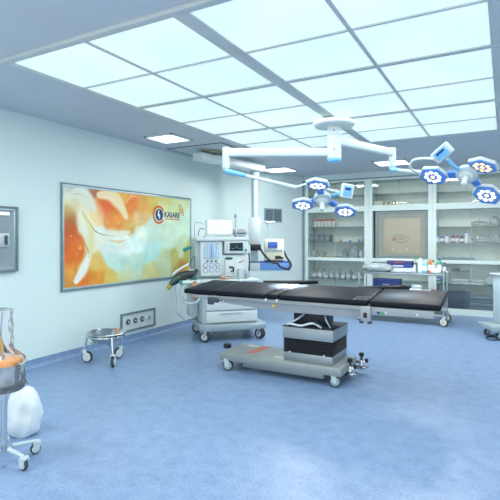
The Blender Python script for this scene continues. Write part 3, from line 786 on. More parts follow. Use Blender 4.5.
m_ = MB(); m_.span((-.14, .42, .3), (-.005, .72, .8), .02); m_.build('side_module', lgrey, A)
# upper body
m_ = MB(); m_.span((-.07, .34, .885), (.76, .72, 1.45), .015); m_.build('upper_housing', M('housing_blue_grey', (168, 188, 196), .45), A)
m_ = MB(); m_.span((-.07, .20, 1.455), (.745, .74, 1.515), .018, 3); m_.build('top_shelf', white, A)
m_ = MB(); m_.span((.0, .25, .93), (.335, .36, 1.45), .012); m_.build('gauge_panel', white, A)
o = MB().span((.045, .238, 1.19), (.28, .262, 1.43), .006).build('flowmeter_window', M('flow_window', (176, 202, 214), .2), A)
for k in range(5):
    MB().cyl((.075+k*.043, .232, 1.205), (.075+k*.043, .232, 1.415), .009, n=12).build('flow_tube', M('flow_tube_pale', (190, 214, 240), .2) if k != 2 else M('flow_tube_blue', (130, 160, 220), .25), o)
for k in range(3):
    MB().cyl((.10+k*.065, .25, 1.155), (.10+k*.065, .222, 1.155), .016, n=16, bev=.003).build('control_knob', M('knob_slate', (110, 126, 140), .4), A)
for r_ in range(2):
    for k in range(3):
        cx, cz = .075+k*.092, 1.095-r_*.078
        o = MB().cyl((cx, .252, cz), (cx, .238, cz), .034, n=28, bev=.003).build('gauge', M('gauge_slate', (122, 142, 158), .4) if k != 1 else M('gauge_violet', (120, 140, 190), .4), A)
        MB().cyl((cx, .2385, cz), (cx, .236, cz), .024, n=24).build('gauge_dial', M('dial_white', (214, 226, 232), .35), o)
        MB().box((cx+.005, .235, cz+.003), (.02, .002, .004), Euler((0, R(40), 0))).build('gauge_needle', dgrey, o)
m_ = MB(); m_.span((.36, .21, 1.265), (.72, .36, 1.455), .014); do = m_.build('ventilator_display', white, A)
MB().span((.435, .204, 1.305), (.645, .212, 1.43), .003).build('screen', screend, do)
MB().tube([(.46, .203, 1.34), (.52, .203, 1.345), (.54, .203, 1.38), (.57, .203, 1.34), (.62, .203, 1.345), (.66, .203, 1.36)], .0025, 6, 3).build('screen_trace', M('trace_green', (90, 150, 140), .4), do)
for k in range(3):
    MB().cyl((.395, .212, 1.33+k*.04), (.395, .2, 1.33+k*.04), .011, n=14).build('button', grey, do)
for k in range(5):
    MB().box((.465+k*.045, .208, 1.285), (.026, .008, .012), None, .002).build('button', lgrey, do)
MB().cyl((.685, .212, 1.315), (.685, .19, 1.315), .019, n=18, bev=.004).build('rotary_knob', teal, do)
m_ = MB(); m_.span((.33, .27, .885), (.76, .36, 1.24), .01); m_.build('circuit_panel', M('panel_offwhite', (214, 226, 226), .4), A)
m_ = MB(); m_.box((.43, .24, 1.05), (.13, .1, .26), None, .02); vo = m_.build('vaporizer', white, A)
MB().lathe([(0, .035), (.05, .03), (.058, .02), (.058, 0)], (.43, .24, 1.175), 24).build('vaporizer_cap', M('deep_green', (20, 96, 90), .4), vo)
MB().box((.45, .186, 1.06), (.06, .01, .03), None, .004).build('vaporizer_dial', dgrey, vo)
m_ = MB(); m_.span((.478, .17, 1.0), (.498, .2, 1.06), .004); m_.span((.44, .17, .99), (.495, .19, 1.003), .004); m_.build('absorber_lever', black, A)
m_ = MB(); m_.box((.61, .264, 1.13), (.035, .006, .015), Euler((0, R(-30), 0))); m_.box((.65, .264, 1.145), (.04, .006, .012), Euler((0, R(-20), 0))); m_.build('red_label', M('label_red', (190, 70, 80), .5), A)
m_ = MB(); m_.tube([(.74, .22, 1.27), (.745, .2, 1.15), (.74, .22, .98), (.72, .25, .9)], .013, 10, 6); m_.build('hose', dgrey, A)
m_ = MB(); m_.lathe([(0, .0), (.05, .0), (.055, .02), (.055, .13), (.05, .145), (0, .15)], (.60, .16, .887), 24); m_.build('absorber_canister', jarm, A)
m_ = MB(); m_.cyl((.72, .2, .89), (.72, .2, 1.0), .035, n=20, bev=.006); m_.build('absorber_canister', jarm, A)
MB().cyl((.30, .14, .887), (.30, .14, .93), .03, n=18, bev=.006).build('flow_sensor', peach, A)
MB().box((.37, .12, .905), (.08, .05, .035), None, .01).build('flow_sensor', M('sensor_tan', (196, 160, 130), .5), A)
m_ = MB(); m_.span((-.13, .40, .885), (-.05, .5, 1.03), .01); m_.build('side_bracket', lgrey, A)
m_ = MB(); m_.cyl((-.11, .44, 1.36), (-.19, .42, 1.33), .022, n=16, bev=.004); m_.cyl((-.19, .42, 1.33), (-.23, .41, 1.31), .03, n=18, bev=.006); m_.build('side_knob', teal, A)
# corrugated breathing hose looping off the left side
def corr(mb, pts, r):
    mb.tube(pts, lambda f: r*(1+.12*math.sin(f*230)), 12, 14)
m_ = MB(); corr(m_, [(-.16, .10, .84), (-.29, .02, .80), (-.33, .0, .70), (-.31, -.02, .61), (-.22, -.04, .57), (-.12, -.05, .58), (-.06, -.02, .64)], .018); m_.build('breathing_hose', M('hose_pale', (176, 190, 194), .45), A)
m_ = MB(); corr(m_, [(-.10, .14, .84), (-.27, .08, .80), (-.33, .07, .72), (-.31, .05, .65), (-.24, .03, .6)], .02); m_.build('breathing_hose', M('hose_pale', (196, 206, 206), .45), A)
m_ = MB(); m_.blob((-.13, -.02, .62), (.13, .12, .24), .12, 1.2, 2, 4, False); m_.cyl((-.13, -.02, .84), (-.13, -.02, .885), .025, n=14); m_.build('rebreathing_bag', peach, A)
m_ = MB(); m_.tube([(-.37, .3, .84), (-.36, .3, .6), (-.34, .32, .4), (-.2, .4, .25)], .010, 8, 6); m_.build('gas_pipe', lgrey, A)

def AL(x, y, z): return A.location+Vector((math.cos(R(45))*x-math.sin(R(45))*y, math.sin(R(45))*x+math.cos(R(45))*y, z))
# black resuscitation bag lying over the tray
rb = thing('resuscitator_bag', 'black breathing bag with green collar and yellow tip hanging off the side tray', 'breathing bag', AL(-.19, .2, .886), R(45)); rb.scale = (.78, .78, .95)
m_ = MB(); m_.tube([(-.34, -.1, -.06), (-.27, -.1, .0), (-.16, -.06, .05), (-.03, .0, .075), (.1, .05, .09), (.18, .06, .15)], lambda f: .03+.045*math.sin(PI*min(1, f*1.05+.05)), 18, 8); m_.build('bag', M('bag_black', (34, 42, 46), .4), rb)
m_ = MB(); m_.tube([(-.36, -.16, -.055), (-.28, -.16, .01), (-.18, -.12, .055)], .035, 14, 5); m_.build('collar', M('dull_green', (62, 86, 76), .5), rb)
m_ = MB(); m_.cyl((-.36, -.14, -.07), (-.40, -.17, -.11), .045, .035, 18, .008); m_.build('tip', M('dull_yellow', (170, 160, 66), .5), rb)
m_ = MB(); m_.tube([(-.33, -.14, .09), (-.18, -.08, .17), (-.06, -.02, .22), (.02, .02, .25)], .016, 12, 5); m_.build('white_tube', white, rb)
m_ = MB(); m_.tube([(.0, .0, .22), (.06, .02, .3), (.11, .03, .36), (.13, .04, .28), (.12, .05, .18)], .008, 8, 8); m_.build('bent_pipe', dgrey, rb)
m_ = MB(); m_.lathe([(.0, .0), (.055, .0), (.06, .04), (.05, .05), (0, .05)], (.10, -.02, .001), 22); m_.build('mask_ring', M('deep_teal', (24, 92, 94), .5), rb)

# on the top shelf
Mo = thing('patient_monitor', 'bright blank flat monitor with a row of keys on the machine top shelf', 'monitor', AL(.315, .40, 1.516), R(45))
m_ = MB(); m_.box((0, 0, .14), (.41, .10, .25), Euler((R(-5), 0, 0)), .015, 3); m_.box((0, .0, .012), (.46, .16, .024), None, .008); m_.build('housing', white, Mo)
m_ = MB(); m_.box((0, -.056, .150), (.385, .006, .215), Euler((R(-5), 0, 0)), .002); m_.build('screen', M('screen_pale', (226, 226, 228), .15, emit=.2), Mo)
for k in range(10):
    MB().box((-.07+k*.024, -.083, .016), (.016, .006, .012), None, .002).build('key', grey, Mo)
MB().tube([(-.24, .03, .2), (-.36, .02, .22), (-.38, .02, .1), (-.37, .02, .01)], .005, 8, 6).build('cable', grey, Mo)
MB().tube([(-.23, .0, .12), (-.30, -.02, .12), (-.33, -.02, .02)], .006, 8, 6).build('cable', dgrey, Mo)
bxs = [('grey metal module, lowest box in the stack on the machine top shelf', lgrey, .03, .15, .0),
       ('grey slotted module, middle box in the stack on the machine top shelf', grey, .05, .19, .032),
       ('white box with red print, topmost of the stack on the machine top shelf', white, .045, .18, .084)]
for lb, mt_, h, w, z in bxs:
    t = thing('instrument_box', lb, 'box', AL(.64, .38, 1.516+z), R(45))
    MB().span((-w/2, -.09, 0), (w/2, .09, h), .008).build('case', mt_, t)
    if mt_ is white: MB().box((-.01, -.0915, .025), (.11, .002, .012)).build('red_print', M('label_red', (0,0,0)), t)
    else: MB().box((0, -.0915, h/2), (w*.7, .002, h*.3)).build('slot', dgrey, t)
t = thing('antenna_stand', 'thin dark upright spring stand behind the box stack on the machine', 'stand', AL(.63, .60, 1.516), 0)
MB().lathe([(0, 0), (.035, 0), (.035, .012), (.01, .02), (0, .02)], n=18).build('foot', dgrey, t)
MB().cyl((0, 0, .015), (0, 0, .36), .008, n=12).build('rod', grey, t)
MB().lathe([(0, .3), (.02, .305), (.024, .34), (.012, .37), (0, .375)], n=16).build('head', grey, t)

# ------------------------------------------------------------------ kick-about basin stand
K = thing('basin_stand', 'low chrome basin stand on three castors by the left wall', 'basin stand', (-4.21, 4.09, 0))
feet = [(-.215, -.10), (.215, -.10), (-.02, .22)]
for k, (x, y) in enumerate(feet):
    castor(K, x, y, .068, .036, R((200, -60, 80)[k]), top=.175, off=.028, hubm=white, fork=white)
    d = Vector((x, y)).normalized()*.028
    fx, fy = x+.028*math.cos(R((200, -60, 80)[k])), y+.028*math.sin(R((200, -60, 80)[k]))
    m_ = MB(); m_.cyl((fx, fy, .16), (fx*.9, fy*.9, .345), .016, n=16); m_.build('leg', chrome, K)
m_ = MB(); m_.tube([(.215*math.cos(2*PI*k/24)*1.0, .215*math.sin(2*PI*k/24), .33) for k in range(24)], .010, 10, 1, True); m_.build('hoop', chrome, K)
for k, (x, y) in enumerate(feet):
    m_ = MB(); m_.cyl((x*.9, y*.9, .235), (0, 0, .215), .007, n=10); m_.build('brace', chrome, K)
m_ = MB(); m_.lathe([(0, .235), (.10, .237), (.16, .265), (.21, .345), (.23, .36), (.236, .366), (.232, .371), (.205, .352), (.155, .272), (.10, .245), (0, .243)], (-4.21, 4.09, 0), 48)
mesh_thing(m_, 'wash_basin', chrome, (-4.21, 4.09, .235), 'shallow polished steel basin resting in the low wheeled stand', 'basin')

# ------------------------------------------------------------------ suction unit bottom left
sx = PD(6, 360, 3.1)
S = thing('suction_trolley', 'wheeled suction trolley with tall pole under clear plastic at the lower left edge', 'suction trolley', (sx.x-.02, sx.y, 0))
for k in range(5):
    a = 2*PI*k/5; castor(S, .2*math.cos(a), .2*math.sin(a), .035, .025, a, top=.085, off=.01)
    MB().cyl((.05*math.cos(a), .05*math.sin(a), .10), (.21*math.cos(a), .21*math.sin(a), .085), .016, .012, 12).build('foot', lgrey, S)
MB().cyl((0, 0, .08), (0, 0, .495), .02, n=16).build('pole', chrome, S)
MB().lathe([(0, .49), (.115, .49), (.125, .5), (.125, .518), (0, .518)], n=32).build('platform', dgrey, S)
MB().cyl((-.108, .03, .51), (-.06, .02, 1.0), .008, n=12).build('drip_pole', chrome, S)
m_ = MB(); t_ = bmesh.new(); rings = []
for k in range(29):
    z = .485+.535*k/28; q = min(1, max(0, (z-.70)/.06)); rr_ = .128-.060*q
    ring = []
    for j in range(56):
        a = 2*PI*j/56; w_ = 1+.16*noise.noise(Vector((math.cos(a)*3, math.sin(a)*3, z*14)))+.07*noise.noise(Vector((math.cos(a)*8, math.sin(a)*8, z*30)))
        ring.append(t_.verts.new((rr_*w_*math.cos(a)-.03*q, rr_*w_*math.sin(a)+.0*q, z+.02*noise.noise(Vector((math.cos(a)*3, math.sin(a)*3, z*8))))))
    rings.append(ring)
for a, b_ in zip(rings, rings[1:]):
    for j in range(56): t_.faces.new((a[j], a[(j+1) % 56], b_[(j+1) % 56], b_[j]))
t_.faces.new(rings[-1]); m_._merge(t_, Matrix.Identity(4)); m_.build('plastic_cover', glass('cover_film', (225, 235, 242), .12, .10, 1.35), S)
J = thing('suction_jar', 'clear suction jar with amber orange lid on the lower left trolley', 'suction jar', (S.location.x, S.location.y, .519))
MB().lathe([(0, 0), (.085, 0), (.09, .01), (.1, .145), (.096, .149), (.092, .145), (.082, .012), (0, .01)], n=40).build('jar', glass('jar_glass', (210, 226, 232), .2, .05), J)
MB().lathe([(.0, .18), (.09, .177), (.112, .167), (.118, .145), (.11, .141), (0, .143)], n=40).build('lid', M('amber_lid', (246, 160, 36), .35), J)
MB().tube([(-.06, 0, .18), (-.07, 0, .27), (-.03, -.02, .32), (.02, -.03, .30), (.03, -.03, .19)], .009, 10, 8).build('tube', M('tan_tube', (190, 150, 80), .4), J)
MB().cyl((.03, -.03, .175), (.03, -.03, .21), .014, n=14).build('connector', chrome, J)
MB().tube([(.10, .02, .165), (.14, .03, .15), (.17, .05, .185)], .006, 8, 6).build('nozzle', jarm, J)
wpk = PD(21, 389, 3.55)
m_ = MB(); m_.blob((wpk.x, wpk.y+.03, 0), (.27, .24, .37), .13, 1.8, 3, 4)
mesh_thing(m_, 'waste_bag', M('white_film', (214, 226, 232), .35), (wpk.x, wpk.y+.03, 0), 'white plastic bag standing on the floor beside the suction trolley', 'bag')

# ------------------------------------------------------------------ built-in cupboards
ZB, ZT1, ZT2, ZM0, ZM1 = .10, 2.07, 2.19, 1.0, 1.07
def cupboard(x0, o0, o1, x1, label, shelves, glassdoors=True):
    t = thing('glass_cupboard', label, 'cupboard', ((x0+x1)/2, YB, 0))
    m_ = MB(); e = .001
    m_.span((x0+e, YB, 0), (o0, 10.39, CTOP-.006), .003); m_.span((o1, YB, 0), (x1-e, 10.39, CTOP-.006), .003)
    for a, b_ in ((0, .12), (ZM0, ZM1), (ZT1, ZT2), (2.72, CTOP-.006)): m_.span((o0, YB+.001, a), (o1, 10.39, b_))
    m_.build('carcass', cabm, t, True)
    MB().span((o0, 10.36, .12), (o1, 10.385, 2.72)).build('back_panel', cabback, t, True)
    for z in shelves:
        MB().span((o0+.002, YB+.04, z-.010), (o1-.002, 10.355, z)).build('glass_shelf', shelfg, t, True)
    if glassdoors:
        for z0, z1 in ((.12, ZM0), (ZM1, ZT1), (ZT2, 2.72)):
            if glassdoors == 'top' and z0 < 2: continue
            xm = (o0+o1)/2
            for k, (a, b_) in enumerate(((o0, xm+.02), (xm-.02, o1))):
                d_ = MB().span((a+.001, YB+.012+.01*k, z0+.001), (b_-.001, YB+.017+.01*k, z1-.001)).build('glass_door', paneg, t, True)
                h_ = MB().cyl((a+.05 if k == 0 else b_-.05, YB+.011+.01*k, z0+.05), (a+.05 if k == 0 else b_-.05, YB+.003, z0+.05), .014, n=14)
                h_.move(-t.location); h_.build('finger_pull', lgrey, d_)
    return t
cupboard(-4.0, -3.92, -2.64, -2.555, 'built-in white glass cupboard with red-capped jars, leftmost of three', [2.43, 1.744, 1.41, .60])
cupboard(-2.555, -2.47, -1.355, -1.275, 'built-in white cupboard round the beige pass-through hatch, middle of three', [2.43, .60], 'top')
cupboard(-1.275, -1.2, .05, .13, 'built-in white glass cupboard with blue and orange bottles, rightmost of three', [2.41, 1.723, 1.403, .59])

# pass-through hatch in the middle unit
H = thing('pass_through_hatch', 'beige pass-through hatch in a grey steel frame with faint oval emblem', 'hatch', (-1.91, YB+.06, ZM1))
hx0, hx1, hz0, hz1 = -2.465, -1.36, ZM1+.002, ZT1-.002
m_ = MB()
def rf(mb, x0, x1, z0, z1, w, y0, y1):
    mb.span((x0, y0, z0), (x1, y1, z0+w)); mb.span((x0, y0, z1-w), (x1, y1, z1)); mb.span((x0, y0, z0+w), (x0+w, y1, z1-w)); mb.span((x1-w, y0, z0+w), (x1, y1, z1-w))
m_ = MB(); rf(m_, hx0+.05, hx1, hz0, hz1, .06, YB+.05, YB+.12); m_.build('outer_frame', M('steel_grey_frame', (128, 142, 146), .45, .3), H, True)
m_ = MB(); rf(m_, hx0+.11, hx1-.06, hz0+.02, hz1-.06, .09, YB+.07, YB+.12); m_.build('inner_frame', M('hatch_frame', (150, 154, 146), .5), H, True)
dr = MB().span((hx0+.2, YB+.085, hz0+.1), (hx1-.15, YB+.11, hz1-.15), .004).build('door', beige, H, True)
e_ = PY(400.5, 238.8, YB+.084)
m_ = MB(); m_.tube([(e_.x+.16*math.cos(2*PI*k/30), YB+.084, e_.z+.075*math.sin(2*PI*k/30)) for k in range(30)], .0045, 6, 1, True); m_.build('emblem_ring', M('emblem_grey', (124, 122, 116), .5), H, True)
MB().box((e_.x-.115, YB+.083, e_.z-.01), (.06, .004, .045), None, .001).build('emblem_mark', M('emblem_red', (192, 110, 92), .5), H, True)
m_ = MB(); m_.box((e_.x+.01, YB+.083, e_.z+.02), (.17, .004, .012)); m_.box((e_.x+.01, YB+.083, e_.z-.012), (.13, .004, .008)); m_.build('emblem_lettering', M('emblem_grey', (0,0,0)), H, True)
for x in (-2.06, -1.78): MB().cyl((x, YB+.084, hz0+.19), (x, YB+.07, hz0+.19), .016, n=14).build('knob', white, H, True)

# ---- contents
def bottle(x, y, z, r, h, mt_, capm, label, cat='bottle', group=None, name='bottle', shoulder=.72):
    t = thing(name, label, cat, (x, y, z), 0, group)
    MB().lathe([(0, 0), (r*.94, 0), (r, h*.03), (r, h*shoulder), (r*.75, h*(shoulder+.09)), (r*.42, h*.88), (r*.42, h*.9), (0, h*.9)], n=22).build('body', mt_, t)
    MB().lathe([(r*.5, h*.87), (r*.52, h*.99), (r*.46, h), (0, h)], n=18).build('cap', capm, t)
    MB().lathe([(r*1.012, h*.18), (r*1.012, h*.6)], n=22).build('paper_label', M('paper_label', (222, 230, 232), .6), t)
    return t
ordn = ['leftmost', 'second from the left', 'third from the left', 'fourth from the left', 'fifth from the left', 'rightmost']
# cupboard A, shelf at 1.744: six white cans with red lids
for k in range(6):
    x = XW(315.6+k*3.55, 10.08)
    t = thing('red_lidded_jar', 'white red-lidded jar, %s of six, left cupboard' % ordn[k], 'jar', (x, 10.08, 1.7445), 0, 'red-lidded jars in the left cupboard')
    MB().lathe([(0, 0), (.034, 0), (.036, .006), (.036, .145), (0, .147)], n=20).build('body', M('jar_white', (226, 228, 226), .35), t)
    MB().lathe([(.038, .138), (.038, .172), (.034, .177), (0, .177)], n=20).build('lid', red, t)
# dark boxes
for k in range(4):
    x = XW(313+k*5.2, 10.1)
    t = thing('specimen_box', 'dark grey box file, %s of four, left cupboard' % (['leftmost', 'second from the left', 'third from the left', 'rightmost'][k]), 'box', (x, 10.1, 1.411), 0, 'dark grey boxes in the left cupboard')
    MB().span((-.054, -.1, 0), (.054, .1, .175), .004).build('case', M('slate_box', (94, 108, 116), .55), t)
    MB().span((-.03, -.103, .05), (.03, -.099, .12)).build('front_label', M('slate_label', (122, 138, 146), .55), t)
for u, mt_, w, h, nm, lb in ((340.6, red, .04, .055, 'small_box', 'tiny red box on the middle shelf of the left cupboard'),
                         (350, blue, .04, .045, 'small_box', 'tiny blue box on the middle shelf of the left cupboard'),
                         (359.3, dblue, .05, .06, 'small_box', 'small dark blue box near the right end of the middle shelf, left cupboard'),
                         (362.3, M('box_lilac', (130, 160, 210), .5), .045, .10, 'small_box', 'taller light blue box at the right end of the middle shelf, left cupboard')):
    x = XW(u, 10.05)
    t = thing(nm, lb, 'box', (x, 10.05, 1.411)); MB().span((-w/2, -.03, 0), (w/2, .03, h), .003).build('carton', mt_, t); MB().span((-w*.3, -.0315, h*.3), (w*.3, -.0295, h*.6)).build('print', white, t)
# glassware & bags
def bag(u, v, Y, z, w, d, h, label, mt_=None, seed=1, name='plastic_bag', cat='bag', amp=.3, group=None):
    p = PY(u, v, Y)
    m_ = MB(); m_.blob((p.x, Y, z), (w, d, h), amp, 2.6, seed, 4)
    return mesh_thing(m_, name, mt_ or bagm, (p.x, Y, z), label, cat, group)
grbag = M('grey_pack', (140, 156, 162), .5, var=.2, scale=25); pale = M('pale_pack', (196, 212, 214), .5, var=.12, scale=20)
bag(314, 250, 10.1, 1.071, .16, .2, .18, 'crumpled clear plastic bag at the left end of the lower middle shelf', seed=2)
bag(323, 252, 10.08, 1.071, .15, .2, .15, 'crumpled clear plastic bag second along the shelf under the dark boxes', seed=3)
bag(331, 255, 10.0, 1.071, .24, .1, .045, 'flat yellowish packet in front of the bags in the left cupboard', M('yellow_packet', (190, 188, 130), .5, var=.15, scale=20), 4, 'flat_packet', 'packet')
bag(337, 255, 10.12, 1.071, .2, .12, .03, 'flat grey packet in the middle of the left cupboard shelf', grbag, 6, 'flat_packet', 'packet')
bag(345, 250, 10.08, 1.071, .13, .2, .20, 'dark grey wrapped pack left of the largest bag, left cupboard', grbag, 5, 'wrapped_pack', 'pack')
bag(354, 247, 10.1, 1.071, .17, .22, .27, 'largest pale grey bulging bag on the left cupboard shelf', M('grey_pack_light', (168, 182, 188), .5, var=.2, scale=25), 7, 'plastic_bag')
bag(361.5, 250, 10.1, 1.071, .09, .2, .2, 'pale pack at the right end of the left cupboard shelf', pale, 8, 'wrapped_pack', 'pack')
words = ['leftmost', 'second from left', 'third from left', 'fourth from left', 'fifth from left', 'sixth from left', 'seventh from left', 'eighth from left', 'rightmost']
for k in range(9):
    x = XW(314.5+k*5.7, 10.02); h = .13+.03*math.sin(k*2.3)
    bottle(x, 10.02, .601, .052, h+.03, jarm, lgrey if k not in (0,) else red, 'clear bottle in the front bottom row, left cupboard, %s' % words[k], 'bottle', 'clear bottles low in the left cupboard', 'glass_bottle', .6)
for k in range(7):
    x = XW(318+k*6.4, 10.22)
    bottle(x, 10.22, .601, .055, .2+.02*math.sin(k*3), jarm, red if k == 0 else (dgrey if k == 1 else lgrey), 'clear bottle in the back bottom row, left cupboard, %s' % (words[k] if k < 6 else 'rightmost'), 'bottle', 'clear bottles at the back of the left cupboard', 'glass_bottle', .6)
# middle cupboard top
for k, (u, w, h, mt_, lb) in enumerate(((379, .19, .09, M('carton_cream', (214, 214, 190), .5), 'white carton at the left of the middle cupboard top section'),
        (386.5, .09, .075, M('vial_olive', (176, 178, 120), .5), 'olive carton next to the white one in the top middle section'),
        (394, .07, .09, M('amber_tan', (170, 150, 90), .5), 'tan box midway in the top middle section'),
        (399, .06, .06, M('vial_yellow', (200, 186, 110), .5), 'yellow carton third from the right, top middle section'),
        (403, .06, .055, M('pale_olive', (190, 190, 140), .5), 'pale olive carton second from the right, top middle section'),
        (407, .06, .045, M('mustard', (186, 170, 90), .5), 'mustard carton at the right, top middle section'))):
    x = XW(u, 10.05); t = thing('medicine_carton', lb, 'carton', (x, 10.05, ZT2+.001), 0, 'cartons in the top middle section')
    MB().span((-w/2, -.05, 0), (w/2, .05, h), .003).build('carton', mt_, t); MB().span((-w*.3, -.052, h*.3), (w*.3, -.049, h*.6)).build('print', white, t)
# right cupboard: seven bottles
bm_ = [(437.3, .036, .155, lblue, blue, 'light blue bottle at the left end of the right cupboard row'), (442, .04, .15, M('bottle_violet', (70, 80, 130), .4), white, 'dark violet bottle second from left in the right cupboard'),
       (447, .042, .165, M('bottle_pale', (206, 222, 240), .4), dblue, 'pale blue bottle third from left in the right cupboard'), (453, .04, .16, dblue, red, 'dark blue bottle with red cap in the right cupboard'),
       (457.3, .036, .145, M('bottle_orange', (206, 120, 84), .4), dgrey, 'orange bottle in the row in the right cupboard'), (461.8, .036, .145, M('bottle_dark', (58, 48, 56), .4), dblue, 'blackish bottle right of the orange one in the cupboard'),
       (466.6, .042, .22, M('bottle_white', (206, 224, 238), .4), blue, 'tall white and blue bottle at the right of the row')]
for u, r_, h, a_, c_, lb in bm_:
    bottle(XW(u, 10.0), 10.0, 1.404, r_, h, a_, c_, lb, name='medicine_bottle')
bag(481, 238, 10.08, 1.404, .30, .24, .15, 'long clear plastic bag right of the bottles in the right cupboard', seed=11)
bag(495.5, 236, 10.15, 1.404, .16, .2, .2, 'clear plastic bag at the far right end of the bottle shelf', seed=12)
bag(480, 222, 10.1, 1.724, .30, .24, .12, 'long clear plastic bag on the upper shelf of the right cupboard', seed=13)
bag(495, 220, 10.16, 1.724, .18, .2, .2, 'taller clear plastic bag on the upper shelf, right end', seed=14)
for u, w, lb in ((441, .22, 'leftmost'), (452, .24, 'second from the left'), (463, .22, 'third from the left'), (471, .14, 'rightmost')):
    bag(u, 258, 10.02, 1.071, w, .22, .055, 'flat blue-grey packet below the bottle row, right cupboard, %s' % lb, M('bluegrey_packet', (150, 176, 188), .4, var=.2, scale=30), int(u), 'flat_packet', 'packet', .2, 'flat packets in the right cupboard')
# right cupboard lower half
for k, (u, v, w, h, z, mt_, lb) in enumerate(((460.5, 285, .32, .055, .591, pale, 'white folded pack, lower left on the low shelf of the right cupboard'),
        (460.5, 281, .3, .05, .648, M('pack_white', (214, 226, 228), .5), 'white folded pack lying on top at left, low shelf of the right cupboard'),
        (476, 285, .26, .05, .591, M('pack_white', (0,0,0)), 'white folded pack, lower right on the low shelf'),
        (477, 281, .24, .05, .643, pale, 'pale folded pack lying on top at right, low shelf'))):
    x = XW(u, 10.02); t = thing('folded_pack', lb, 'pack', (x, 10.02, z), 0, 'folded packs low in the right cupboard')
    MB().span((-w/2, -.09, 0), (w/2, .09, h-.002), .02, 3).build('wrap', mt_, t)
    MB().span((-.03, -.093, h*.25), (.03, -.089, h*.7)).build('tape', lgrey, t)
bag(468, 283, 9.97, .591, .12, .05, .075, 'dark crumpled instrument pouch on the low shelf between the packs', M('slate_pouch', (84, 106, 116), .5, var=.3, scale=30), 21, 'instrument_pouch', 'pouch')
bag(492, 281, 10.1, .591, .22, .2, .17, 'pale lumpy bag at the right of the low shelf', pale, 22, 'plastic_bag')
t = thing('instrument_rack', 'dark wire instrument rack hanging in the lower right cupboard', 'rack', (XW(459, 10.1), 10.1, .591))
for x in (-.17, .17): MB().cyl((x, 0, 0), (x, 0, .28), .006, n=8).build('post', grey, t)
MB().span((-.19, -.05, .25), (.19, .05, .262), .003).build('tray', dgrey, t)
MB().box((-.06, 0, .285), (.16, .06, .04), None, .012).build('holder', M('rack_slate', (96, 112, 120), .5), t)
for k, (z, mt_, lb) in enumerate(((.605, green, 'green pack at the far left of the low shelf, right cupboard'), (.655, M('blue_pack', (70, 120, 180), .5), 'blue pack on top of the green one, right cupboard'))):
    x = XW(438.5, 10.0); t = thing('sterile_pack', lb, 'pack', (x, 10.0, .591+k*.062)); MB().span((-.1, -.08, 0), (.1, .08, .06), .012, 3).build('wrap', mt_, t); MB().span((-.04, -.083, .02), (.04, -.079, .04)).build('seal', white, t)
t = thing('storage_crate', 'dark navy storage crate at the bottom of the right cupboard', 'crate', (XW(459.5, 10.05), 10.05, .121))
MB().span((-.22, -.13, 0), (.10, .15, .32), .01).build('box', navy, t); MB().span((.10, -.12, 0), (.2, .15, .31), .008).build('end_flap', M('crate_teal', (62, 98, 124), .5), t)
for k in range(4):
    x = XW(482, 10.05); t = thing('linen_stack', 'folded blue-grey linen at the bottom of the right cupboard, %s piece' % ['lowest', 'lower middle', 'upper middle', 'topmost'][k], 'linen', (x, 10.05, .121+k*.066), 0, 'folded linen in the right cupboard')
    MB().span((-.24+.01*k, -.11, 0), (.24-.012*(k % 2), .12, .062), .026, 3).build('cloth', M('linen_%s' % ('dark', 'pale')[k % 2], ((110, 140, 160), (140, 166, 182))[k % 2], .8), t)
    MB().tube([(-.2, -.113, .03), (0, -.114, .028), (.2, -.113, .032)], .004, 6, 3).build('fold_edge', M('linen_pale', (140, 166, 182), .8), t)

# ------------------------------------------------------------------ instrument trolley
tx0, tx1, ty0, ty1, tz = -2.36, -.90, 8.45, 8.98, .885
W = thing('instrument_trolley', 'long steel instrument trolley carrying bottles and wrapped packs before the cupboards', 'trolley', ((tx0+tx1)/2, (ty0+ty1)/2, 0))
for z, nm in ((tz, 'top_shelf'), (.56, 'middle_shelf'), (.2, 'bottom_shelf')):
    m_ = MB(); m_.span((tx0, ty0, z-.03), (tx1, ty1, z), .006); m_.build(nm, steel, W, True)
for x in (tx0+.01, tx1-.01):
    for y in (ty0+.01, ty1-.01):
        MB().cyl((x, y, .17), (x, y, tz+(.06 if x > -1.5 else .0)), .0135, n=14).build('leg', chrome, W, True)
        castor(W, x-W.location.x, y-W.location.y, .078, .034, R(-20), top=.18, off=.02, hubm=cream)
MB().tube([(tx1+.005, ty0+.01, tz-.02), (tx1+.05, ty0+.03, tz+.06), (tx1+.05, ty1-.03, tz+.06), (tx1+.005, ty1-.01, tz-.02)], .011, 10, 6).build('push_handle', chrome, W, True)
m_ = MB(); m_.tube([(tx0+.01, ty1-.01, tz), (tx0+.01, ty1-.01, tz+.05), (tx1-.01, ty1-.01, tz+.05), (tx1-.01, ty1-.01, tz)], .006, 8, 1); m_.build('guard_rail', chrome, W, True)
Z0 = tz+.001
m_ = MB(); xx = XW(378, 8.7); m_.blob((xx, 8.68, Z0), (.56, .34, .16), .08, 2.2, 31, 4)
mesh_thing(m_, 'wrapped_tray', glass('film_white', (180, 196, 200), .75, .15), (xx, 8.68, Z0), 'large clear-wrapped tray at the left end of the trolley top', 'tray')
xx = XW(399.5, 8.82)
